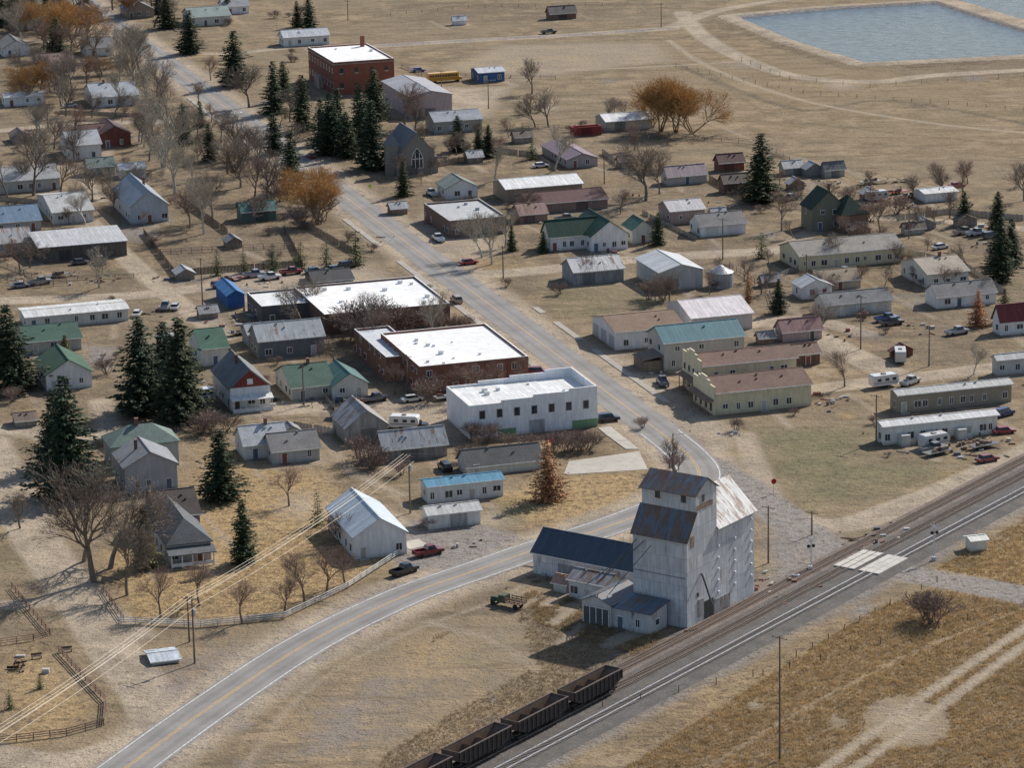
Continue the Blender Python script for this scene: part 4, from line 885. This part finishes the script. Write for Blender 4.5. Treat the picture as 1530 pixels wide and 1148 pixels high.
def tufts(name,poly,n,h0,h1,col,w=.05,nb=5):
    Pg=[G(*p) for p in poly]; us=[p.x for p in Pg]; vs=[p.y for p in Pg]
    x=rng.uniform(min(us),max(us),n*6); y=rng.uniform(min(vs),max(vs),n*6); ins=np.zeros(x.shape,bool)
    for i in range(len(Pg)):
        a=Pg[i];b=Pg[(i+1)%len(Pg)]; ins^=((a.y>y)!=(b.y>y))&(x<(b.x-a.x)*(y-a.y)/((b.y-a.y)+1e-9)+a.x)
    o=(x-TA0.x)*Nr.x+(y-TA0.y)*Nr.y; ins&=~((o>-3)&(o<offB+6)); ins&=maskat('dirt',x,y)<.35
    cx_=rng.uniform(min(us),max(us),90);cy_=rng.uniform(min(vs),max(vs),90);cr=rng.uniform(2,13,90); D_=np.zeros(x.shape)
    for a,b,c in zip(cx_,cy_,cr): D_+=np.exp(-((x-a)**2+((y-b)*.6)**2)/(c*c))
    ins&=(D_*.8+.06)>rng.uniform(0,1,x.shape)
    x=x[ins][:n];y=y[ins][:n]; k=len(x)
    a=rng.uniform(0,6.28,(k,nb)); rr=rng.uniform(0,.28,(k,nb)); hh=rng.uniform(h0,h1,(k,nb)); cx=x[:,None]+np.cos(a)*rr; cy=y[:,None]+np.sin(a)*rr
    dx=np.cos(a+1.57)*w;dy=np.sin(a+1.57)*w; lx=np.cos(a)*hh*.6;ly=np.sin(a)*hh*.6
    v=np.stack([np.stack([cx-dx,cy-dy,0*cx],-1),np.stack([cx+dx,cy+dy,0*cx],-1),np.stack([cx+lx,cy+ly,hh],-1)],2).reshape(-1,3)
    me=bpy.data.meshes.new(name); nv=len(v); me.vertices.add(nv); me.vertices.foreach_set('co',v.ravel().astype(np.float32)); me.loops.add(nv); me.loops.foreach_set('vertex_index',np.arange(nv,dtype=np.int32)); me.polygons.add(nv//3); me.polygons.foreach_set('loop_start',np.arange(0,nv,3,dtype=np.int32)); me.update(calc_edges=True)
    me.materials.append(mat('straw',col)); o=bpy.data.objects.new(name,me); scene.collection.objects.link(o)
tufts('dry_grass',[(900,1170),(1150,1010),(1300,915),(1395,880),(1560,910),(1560,1170)],20000,.2,.6,(.5,.35,.18))
tufts('dry_grass',[(1400,850),(1560,760),(1560,880),(1450,860)],2500,.2,.5,(.5,.35,.18))
tufts('dry_grass',[(560,1160),(650,950),(850,890),(1000,960),(880,1020),(700,1130)],6000,.1,.3,(.36,.27,.17))
tufts('dry_grass',[(780,880),(870,900),(990,950),(960,985),(800,930)],1500,.2,.6,(.42,.3,.17))
tufts('dry_grass',[(200,860),(560,760),(590,830),(420,915),(200,925)],3000,.08,.18,(.5,.38,.2))
# ---------------- fences ----------------
def fence(name,px,h=1.1,style='rail',col=(.2,.14,.1),sp=2.4,closed=False,rr_=.06):
    P=[G(*p) for p in px]; 
    if closed: P.append(P[0])
    mb=MB()
    for a,b in zip(P,P[1:]):
        L=(b-a).length; n=max(1,int(L/sp)); d=(b-a)/n
        for i in range(n+1):
            p=a+d*i; j=random.uniform(-.05,.05); mb.cyl((p.x,p.y,-.1),(p.x+j,p.y+j,h),.08,.07,5)
        zs={'rail':(.4,.75,h-.08),'wire':(.5,h-.1),'board':()}[style]
        for z in zs:
            mb.cyl((a.x,a.y,z),(b.x,b.y,z),rr_ if style=='rail' else .015,rr_ if style=='rail' else .015,4)
        if style=='board':
            dn=d.normalized(); k=int(L/.35)
            for i in range(k):
                if random.random()<.03: continue
                q=a+dn*(i*.35); q2=q+dn*.3; z=h*random.uniform(.88,1.04)
                mb.poly([(q.x,q.y,0),(q2.x,q2.y,0),(q2.x,q2.y,z),(q.x,q.y,z)])
    mb.obj(name,[mat('wood',col)])
fence('white_rail_fence',[(178,932),(300,938),(425,925),(520,880),(603,826)],1.2,'rail',(.7,.7,.67),rr_=.09)
fence('wooden_rail_fence',[(88,975),(120,1010),(158,1050),(155,1085),(100,1100),(0,1112)],1.2,'rail',(.24,.13,.1),rr_=.08)
fence('wooden_rail_fence',[(18,880),(50,920),(75,950),(50,958),(0,965)],1.2,'rail',(.22,.12,.08))
fence('wooden_rail_fence',[(155,885),(185,930)],1.2,'rail',(.2,.13,.1))
fence('corral_fence',[(215,350),(262,412),(452,398),(425,345)],1.6,'board',(.17,.13,.11))
fence('corral_fence',[(240,380),(440,370)],1.4,'rail',(.17,.13,.11))
fence('board_fence',[(590,247),(655,250),(705,240)],1.8,'board',(.2,.15,.12))
fence('board_fence',[(440,330),(530,380)],1.6,'board',(.22,.17,.14))
fence('wire_fence',[(1010,100),(1200,140),(1530,165)],1.2,'wire',(.12,.1,.09),6)
fence('wire_fence',[(560,25),(700,12),(900,8)],1.2,'wire',(.12,.1,.09),6); fence('rail_fence',[(780,190),(950,200),(1130,215),(1180,240)],1.3,'rail',(.14,.11,.09),5)
fence('wire_fence',[(900,1060),(1180,1000),(1530,905)],1.2,'wire',(.15,.12,.1),6); fence('wire_fence',[(1140,1010),(1330,905),(1400,870)],1.1,'wire',(.15,.12,.1),5)
for px in([(320,500),(360,540)],[(0,300),(60,305)],[(1060,270),(1110,300),(1170,300)],[(960,320),(1040,360)],[(1140,290),(1240,300),(1300,275)],[(1340,330),(1420,320),(1530,330)],[(1165,415),(1200,400)],[(1350,380),(1440,400),(1500,440)],[(330,560),(350,600)],[(140,660),(180,690)],[(0,420),(60,430),(100,425)],[(270,300),(340,350)],[(90,170),(220,175)],[(20,230),(110,225)],[(720,225),(800,235),(830,255)],[(900,230),(940,260),(990,262)],[(1090,400),(1150,440),(1160,470)],[(420,650),(440,640),(500,650)],[(480,590),(520,640)]):
    fence(random.choice(['board_fence','board_fence','yard_fence']),px,random.uniform(1.1,1.7),random.choice(['board','rail','board']),random.choice([(.2,.15,.12),(.3,.27,.24),(.16,.12,.1),(.4,.38,.35)]),2.6)
fence('chain_fence',[(1108,92),(1180,120),(1300,130),(1530,115)],1.5,'wire',(.25,.25,.25),8)
fence('rail_fence',[(0,395),(60,420),(200,415)],1.1,'rail',(.2,.16,.13),4)
fence('rail_fence',[(600,100),(630,112),(830,118)],1.1,'rail',(.25,.22,.2),5)
# ---------------- poles and wires ----------------
def pole(u,v,hp,arm=1,name='utility_pole',arms=1,lamp=False):
    P=G(u,v); h=hm(P,hp); e=empty(name,Matrix.Translation(P)); m=MB(); m.cyl((0,0,-.2),(0,0,h),.17,.11,8); m.obj('pole',[WOODP],e)
    if arm:
        a=MB()
        for k in range(arms):
            z=h-.4-k*1.1; d=Vector((.8,-.6,0))
            a.cyl(Vector((0,0,z))-d*1.3,Vector((0,0,z))+d*1.3,.07,.07,4)
            for q in(-1.2,-.4,.4,1.2): a.cyl(Vector((0,0,z))+d*q,Vector((0,0,z+.25))+d*q,.05,.04,5)
        a.obj('crossarm',[WOODP],e)
        if arms>1: t=MB(); t.cyl((.35,0,h-3.2),(.35,0,h-2.2),.25,.25,8); t.obj('transformer',[mat('steel',(.5,.5,.5))],e)
    if lamp:
        a=MB(); a.cyl((0,0,h-.3),(1.8,-.5,h+.1),.05,.04,5); a.box(1.5,-.65,h,2.2,-.35,h+.15); a.obj('lamp_arm',[mat('steel',(.5,.5,.5))],e)
    return P+Vector((0,0,h))
T1=pole(613,767,88,arms=2); T2=pole(291,992,100,arms=2); pole(283,960,68); T3=G(-60,1235)+Vector((0,0,10.5))
pole(1165,1137,185); pole(1148,842,86); T0=pole(1006,712,64,lamp=True,arm=0,name='street_lamp')
for u,v,h in[(752,417,50),(1080,388,62),(1388,547,60),(1286,522,80),(303,462,76),(454,606,62),(1309,662,72),(988,40,36),(730,162,40),(1358,357,50),(697,612,50),(609,590,60),(903,275,44),(520,30,30),(1205,420,40),(660,145,40),(515,640,40),(1213,800,36)]: pole(u,v,h)
def wires(name,A,B,offs,sag,rad=.02,col=(.62,.54,.42)):
    mb=MB(); d=Vector((.8,-.6,0))
    for (q,z) in offs:
        a=A+d*q+Vector((0,0,z)); b=B+d*q+Vector((0,0,z)); pr=a
        for k in range(1,15):
            t=k/14; p=a.lerp(b,t)-Vector((0,0,sag*4*t*(1-t))); mb.cyl(pr,p,rad,rad,3,0,False); pr=p
    mb.obj(name,[mat('wire',col,rough=.4)])
OF=[(-1.2,-.1),(-.3,-.1),(.4,-.1),(1.2,-1.2),(-1.2,-1.3)]
wires('power_lines',T1,T2,OF,1.2,.024); wires('power_lines',T2,T3,OF,.8,.024)
wires('power_lines',T1,T0,[(0,0)],1.,.012,(.1,.1,.1))
def signal(u,v,hp):
    P=G(u,v); h=hm(P,hp); e=empty('railroad_crossing_signal',frame(P,Xt,Yt)); m=MB(); m.cyl((0,0,0),(0,0,h),.09,.07,8); m.box(-.3,-.3,0,.3,.3,.7); m.obj('mast',[mat('steel',(.6,.6,.6))],e)
    c=MB()
    for s_ in(-1,1):
        a=[(-.75,-.5*s_-.12),(.75,.5*s_-.12),(.75,.5*s_+.12),(-.75,-.5*s_+.12)]; c.prism([(x,z+h-.6) for x,z in a],-.14-.04*s_,-.12-.04*s_)
    c.obj('crossbuck',[mat('trim',(.85,.85,.85))],e); l=MB()
    for x in(-.45,.45): l.cyl((x,-.25,h-1.7),(x,-.1,h-1.7),.3,.3,12)
    l.box(-.5,-.1,h-1.75,.5,-.05,h-1.65); l.obj('lamp_heads',[DARK],e); g=MB(); g.box(-.06,-.4,.9,.06,-.3,h-.3); g.obj('gate_arm',[mat('trim',(.8,.75,.72))],e)
signal(1211,852,50); signal(1395,838,56)
P=G(1156,738); e=empty('stop_sign',frame(P,Xt,Yt)); m=MB(); m.cyl((0,0,0),(0,0,2.6),.05,.05,6); m.obj('post',[STEEL],e)
m=MB(); m.prism([(math.cos(math.pi/8+k*math.pi/4)*.55,2.4+math.sin(math.pi/8+k*math.pi/4)*.55) for k in range(8)],-.1,-.06); m.obj('sign_plate',[mat('sign',(.4,.02,.02))],e)
P=G(553,290); e=empty('school_crossing_sign',frame(P,Xt,Yt)); m=MB(); m.cyl((0,0,0),(0,0,2.6),.04,.04,6); m.obj('post',[STEEL],e)
m=MB(); m.prism([(0,1.6),(.6,2.2),(0,2.8),(-.6,2.2)],-.1,-.06); m.obj('sign_plate',[mat('sign',(.55,.7,.05))],e)
bld('signal_equipment_box',1452,826,1474,17,10,'gx',3,(.78,.76,.68),(.8,.8,.75),win=0,vents=0)
P=G(820,700); e=empty('flagpole',Matrix.Translation(P)); m=MB(); m.cyl((0,0,0),(0,0,6.),.05,.04,6); m.obj('pole',[STEEL],e); m=MB(); m.slab([(0.05,0,5.9),(1.,.1,5.8),(.95,.2,5.2),(.05,0,5.2)],.02); m.obj('flag',[mat('cloth',(.4,.08,.1))],e)
# ---------------- vehicles ----------------
def wheels(e,xs_,w,r=.36):
    m=MB()
    for x in xs_:
        for y in(-w/2,w/2-.22): m.cyl((x,y,r),(x,y+.22,r),r,r,12)
    m.obj('wheels',[RUBBER],e)
def greenhouse(e,x0,x1,z0,z1,w,body,rk=.35):
    g=MB(); b=w/2-.06;t=w/2-.25; A=[(x0,-b,z0),(x1,-b,z0),(x1,b,z0),(x0,b,z0)]; B=[(x0+rk*.6,-t,z1),(x1-rk*1.3,-t,z1),(x1-rk*1.3,t,z1),(x0+rk*.6,t,z1)]
    for i in range(4): j=(i+1)%4; g.poly([A[i],A[j],B[j],B[i]])
    g.obj('windows',[GLASS],e); c=MB(); c.slab([(p[0],p[1],p[2]+.06) for p in B],.058); c.obj('roof_panel',[body],e)
def vehicle(kind,u,v,ang,col,name=None):
    P=G(u,v); X=(Xt*math.cos(ang)+Yt*math.sin(ang)); Y=Vector((-X.y,X.x,0)); e=empty(name or {'sedan':'parked_car','suv':'parked_suv','pickup':'pickup_truck','bus':'school_bus','rv':'camper_trailer','flat':'flatbed_trailer','old':'antique_truck'}[kind],frame(P,X,Y))
    bm=mat('carpaint',col); m=MB()
    if kind=='sedan':
        m.prism([(-2.3,.35),(2.3,.35),(2.35,.7),(1.1,.92),(-1.7,.95),(-2.35,.85)],-.88,.88); m.obj('body',[bm],e); greenhouse(e,-1.6,1.15,.93,1.42,1.72,bm,.4); wheels(e,(-1.4,1.4),1.78,.33)
    elif kind=='suv':
        m.prism([(-2.3,.4),(2.35,.4),(2.4,.95),(1.2,1.1),(-2.35,1.15)],-.93,.93); m.obj('body',[bm],e); greenhouse(e,-2.3,1.2,1.12,1.75,1.82,bm,.3); wheels(e,(-1.4,1.45),1.88,.38)
    elif kind=='pickup':
        m.prism([(-2.8,.5),(2.75,.5),(2.8,1.0),(1.3,1.18),(-.5,1.18),(-.5,.8),(-2.8,.8)],-.97,.97)
        for y in(-.97,.87): m.box(-2.8,y,.803,-.503,y+.1,1.2)
        m.box(-2.8,-.86,.803,-2.7,.86,1.2); m.obj('body',[bm],e); greenhouse(e,-.5,1.35,1.18,1.85,1.9,bm,.3); wheels(e,(-1.9,1.8),1.96,.4)
    elif kind=='bus':
        m.prism([(-5.6,.6),(5.6,.6),(5.7,1.3),(4.6,1.6),(4.5,2.9),(4.2,3.1),(-5.4,3.1),(-5.6,2.9)],-1.2,1.2); m.obj('body',[bm],e)
        g=MB()
        for k in range(11):
            for y in(-1.235,1.205): g.box(-5.2+k*.85,y,1.9,-4.5+k*.85,y+.03,2.6)
        g.box(4.6,-1,1.9,4.62,1,2.7); g.obj('windows',[GLASS],e); s_=MB()
        for y in(-1.24,1.21):
            for z in(1.1,1.5): s_.box(-5.5,y,z,5.2,y+.03,z+.09)
        s_.obj('stripes',[DARK],e); wheels(e,(-3.4,4.2),2.3,.5)
    elif kind=='rv':
        m.prism([(-2.9,.55),(2.6,.55),(3.1,1.3),(2.9,2.5),(2.5,2.75),(-2.7,2.75),(-3,2.4)],-1.15,1.15); m.obj('body',[bm],e); g=MB()
        for k in(-2.,-.2,1.5):
            for y in(-1.19,1.16): g.box(k,y,1.5,k+.9,y+.03,2.1)
        g.obj('windows',[GLASS],e); s_=MB(); 
        for y in(-1.18,1.155): s_.box(-2.85,y,1.05,2.75,y+.025,1.25)
        s_.box(-.5,-.4,2.753,.4,.4,2.98); s_.obj('stripe_and_ac',[mat('trim',(.35,.3,.27))],e); wheels(e,(-.6,.2),2.2,.34)
    elif kind=='flat':
        m.box(-3,-1.1,.7,3,1.1,.85); m.box(3.,-.1,.6,4.4,.1,.7); m.obj('deck',[bm],e); s_=MB()
        for _ in range(6):
            x=random.uniform(-2.6,1.6); y=random.uniform(-.9,.2); s_.box(x,y,.852,x+random.uniform(.4,1.3),y+random.uniform(.3,.8),.9+random.uniform(.1,.7))
        s_.obj('load',[mat('wood',(.2,.15,.12))],e); wheels(e,(-.8,.1),2.1,.36)
    elif kind=='old':
        m.prism([(.3,.7),(2.2,.7),(2.25,1.35),(.5,1.5)],-.55,.55); m.prism([(-1,.7),(.4,.7),(.45,2.0),(-.9,2.05)],-.8,.8); m.obj('cab',[mat('wood',(.09,.11,.07))],e)
        s_=MB(); s_.box(-4.2,-1.05,.95,-1.02,1.05,1.08)
        for y in(-1.05,.97):
            for z in(1.2,1.6): s_.box(-4.2,y,z,-1.05,y+.08,z+.18)
            for k in range(4): s_.box(-4.15+k*1.0,y-.003,1.083,-4.07+k*1.0,y+.086,1.95)
        s_.obj('stake_bed',[mat('wood',(.22,.13,.09))],e); g=MB(); g.box(.452,-.6,1.5,.475,.6,1.9); g.box(-.7,-.83,1.45,.1,-.803,1.9); g.obj('windows',[GLASS],e); wheels(e,(-3.1,1.6),1.9,.45)
        f=MB(); 
        for y in(-.95,.6): f.prism([(1.0,.75),(1.25,1.0),(1.95,1.0),(2.2,.7)],y,y+.35)
        f.obj('mudguards',[mat('wood',(.08,.1,.07))],e)
PI=math.pi
for k,u,v,a,c in[('pickup',640,830,.25,(.2,.02,.02)),('pickup',604,858,.5,(.015,.02,.03)),('suv',908,630,.0,(.02,.03,.05)),('suv',803,560,-.3,(.2,.02,.03)),('sedan',616,600,.1,(.7,.7,.7)),('flat',670,597,.1,(.6,.6,.6)),('suv',665,703,PI/2,(.02,.02,.03)),
 ('pickup',403,418,.1,(.7,.7,.7)),('pickup',380,414,.1,(.3,.3,.35)),('flat',345,420,.1,(.3,.1,.08)),('pickup',435,410,.1,(.25,.05,.05)),('sedan',470,408,.2,(.1,.12,.2)),('sedan',500,405,.3,(.4,.4,.4)),('suv',520,400,.3,(.05,.05,.05)),('pickup',655,360,PI/2,(.6,.65,.7)),('rv',605,640,-.5,(.78,.78,.76)),('suv',622,640,-.4,(.05,.05,.06)),('rv',258,626,1.2,(.75,.75,.72)),('rv',1320,578,.1,(.7,.7,.68)),('pickup',1325,480,.1,(.1,.15,.3)),('pickup',1332,486,.1,(.08,.08,.1)),('suv',1500,622,.4,(.03,.05,.15)),('sedan',1500,648,.0,(.3,.04,.04)),('flat',1470,670,.2,(.2,.2,.2)),
 ('bus',664,122,0,(.75,.38,.03)),('sedan',625,107,.1,(.1,.15,.35)),('sedan',735,122,.1,(.2,.3,.45)),('pickup',507,606,1.3,(.05,.06,.08)),('flat',530,605,.2,(.3,.1,.08)),('sedan',205,472,1.2,(.6,.6,.6)),('pickup',247,462,1.2,(.3,.33,.35)),('sedan',262,462,1.2,(.5,.5,.5)),('pickup',1458,352,.2,(.5,.5,.55)),('suv',1480,356,.2,(.1,.1,.1)),('pickup',1440,350,.2,(.35,.3,.25)),('flat',1340,290,.1,(.4,.08,.05)),('flat',1300,275,.1,(.35,.3,.2)),('sedan',1405,372,.3,(.6,.6,.6)),('sedan',808,250,.0,(.7,.7,.7)),('pickup',645,292,1.57,(.6,.6,.62)),('sedan',465,236,1.6,(.2,.02,.02)),('pickup',820,50,.0,(.1,.1,.1)),('pickup',1395,675,.1,(.3,.3,.3)),('sedan',105,160,.1,(.5,.5,.5)),('pickup',60,425,.2,(.3,.3,.3)),('suv',682,452,1.57,(.35,.3,.25)),('old',752,905,2.2,(.1,.1,.08)),('pickup',1260,410,.1,(.2,.25,.3)),('sedan',1430,280,.1,(.6,.1,.1)),('sedan',120,395,.0,(.1,.1,.12)),('pickup',150,394,1.57,(.3,.3,.32)),
 ('pickup',1360,575,.6,(.5,.5,.52)),('sedan',1475,690,.2,(.25,.05,.05)),('flat',1290,470,1.2,(.2,.2,.22)),('suv',1130,575,.1,(.3,.3,.32)),('pickup',990,575,1.4,(.2,.2,.25)),('sedan',400,600,.2,(.1,.1,.1)),('rv',300,600,.3,(.7,.7,.66)),('flat',700,590,.2,(.25,.2,.15)),('pickup',845,330,.2,(.2,.22,.2)),('sedan',30,430,.1,(.2,.2,.25)),('rv',1310,300,.1,(.6,.6,.6)),
 ('flat',1400,680,.3,(.25,.25,.22)),('pickup',1430,500,.2,(.4,.4,.42)),('flat',1360,295,.1,(.2,.12,.1)),('rv',1395,668,.2,(.6,.6,.58)),('suv',330,430,.1,(.2,.05,.05)),('flat',85,415,.2,(.2,.15,.1)),('pickup',1180,300,.5,(.2,.2,.2)),('rv',1345,540,1.2,(.6,.58,.55)),('sedan',1010,395,.1,(.3,.3,.35)),('pickup',560,600,.2,(.15,.15,.17)),('flat',360,500,.3,(.15,.12,.1)),('sedan',700,395,.1,(.35,.05,.05))]:
    vehicle(k,u,v,a,c)
def junk(u,v,n=8,sp=3.):
    P=G(u,v); m=MB(); rr=random
    for _ in range(n):
        x=rr.gauss(0,sp);y=rr.gauss(0,sp); s_=rr.uniform(.2,.8); k=rr.random(); mi=rr.randrange(4)
        if k<.4: m.box(x,y,0,x+s_*rr.uniform(.6,2.5),y+s_,s_*rr.uniform(.4,1.),mi)
        elif k<.6: m.cyl((x,y,0),(x,y,s_*1.1),s_*.4,s_*.4,8,mi)
        elif k<.8: m.cyl((x,y,.1),(x+rr.uniform(-2.5,2.5),y+rr.uniform(-2,2),.15),.12,.1,6,mi)
        else: m.slab([(x,y,.5*s_),(x+s_,y,.7*s_),(x+s_,y+s_,.75*s_),(x,y+s_*.8,.45*s_)],.3*s_,mi)
    m.obj('junk_pile',[mat('wood',(.25,.18,.13)),mat('paint',(.6,.6,.6)),mat('paint',(.25,.08,.06)),mat('paint',(.1,.13,.17))],None,Matrix.Translation(P))
for u,v,n in[(1430,668,20),(1470,662,18),(1400,672,12),(1160,868,14),(1300,800,12),(1270,812,8),(500,600,10),(460,605,8),(350,480,10),(560,600,8),(1230,600,14),(1300,290,18),(1340,275,16),(1240,275,8),(90,410,12),(30,420,12),(120,420,10),(250,415,8),(840,330,8),(970,560,10),(640,340,6),(400,420,8),(20,1000,5),(850,235,8),(910,380,8),(330,570,8),(300,610,8),(1380,490,10),(1260,500,10),(1470,370,10),(220,470,8),(60,330,8),(110,300,10),(570,360,5),(1000,470,6),(1160,420,8),(700,815,5),(520,465,6),(760,120,6),(1420,310,8),(1450,345,12),(1380,300,8),(1180,270,8),(1225,605,8),(1345,665,10),(360,480,8),(1095,650,4),(900,925,5),(780,865,6),(1450,680,18),(1415,660,14),(150,420,10),(380,470,10),(440,480,10),(1210,430,8),(1480,400,8),(1350,310,14),(940,290,6),(1090,310,8),(40,520,6),(1500,575,8)]:
    junk(u,v,n)
junk(1145,880,24,4)
b=bld('white_park_shelter',228,995,268,5,10,'gx',4,(.7,.7,.7),(.6,.65,.7),win=0,vents=0)
def cannon(u,v):
    P=G(u,v); e=empty('display_cannon',Matrix.Translation(P)); m=MB()
    for y in(-.6,.6):
        for k in range(16):
            a=k*PI/8;b2=(k+1)*PI/8; m.cyl((math.cos(a)*.75,y,.75+math.sin(a)*.75),(math.cos(b2)*.75,y,.75+math.sin(b2)*.75),.07,.07,5)
            if k%2==0: m.cyl((0,y,.75),(math.cos(a)*.75,y,.75+math.sin(a)*.75),.04,.04,4)
    m.cyl((0,-.7,.75),(0,.7,.75),.08,.08,6); m.obj('wheels',[mat('wood',(.2,.1,.07))],e); m=MB(); m.cyl((-.7,0,.9),(1.4,0,1.3),.2,.13,10); m.box(-1.9,-.1,.1,0,.1,.5); m.obj('barrel',[DARK],e)
cannon(28,1000)
def bench(u,v):
    P=G(u,v); e=empty('park_bench',frame(P,Xt,Yt)); m=MB(); m.box(-.9,-.25,.42,.9,.25,.48); m.obj('seat',[WOODP],e); m=MB(); m.box(-.9,.25,.55,.9,.3,.95); m.obj('backrest',[WOODP],e); m=MB()
    for x in(-.8,.7): m.box(x,-.2,0,x+.1,.2,.418)
    m.obj('legs',[DARK],e)
bench(55,985); bench(100,975)
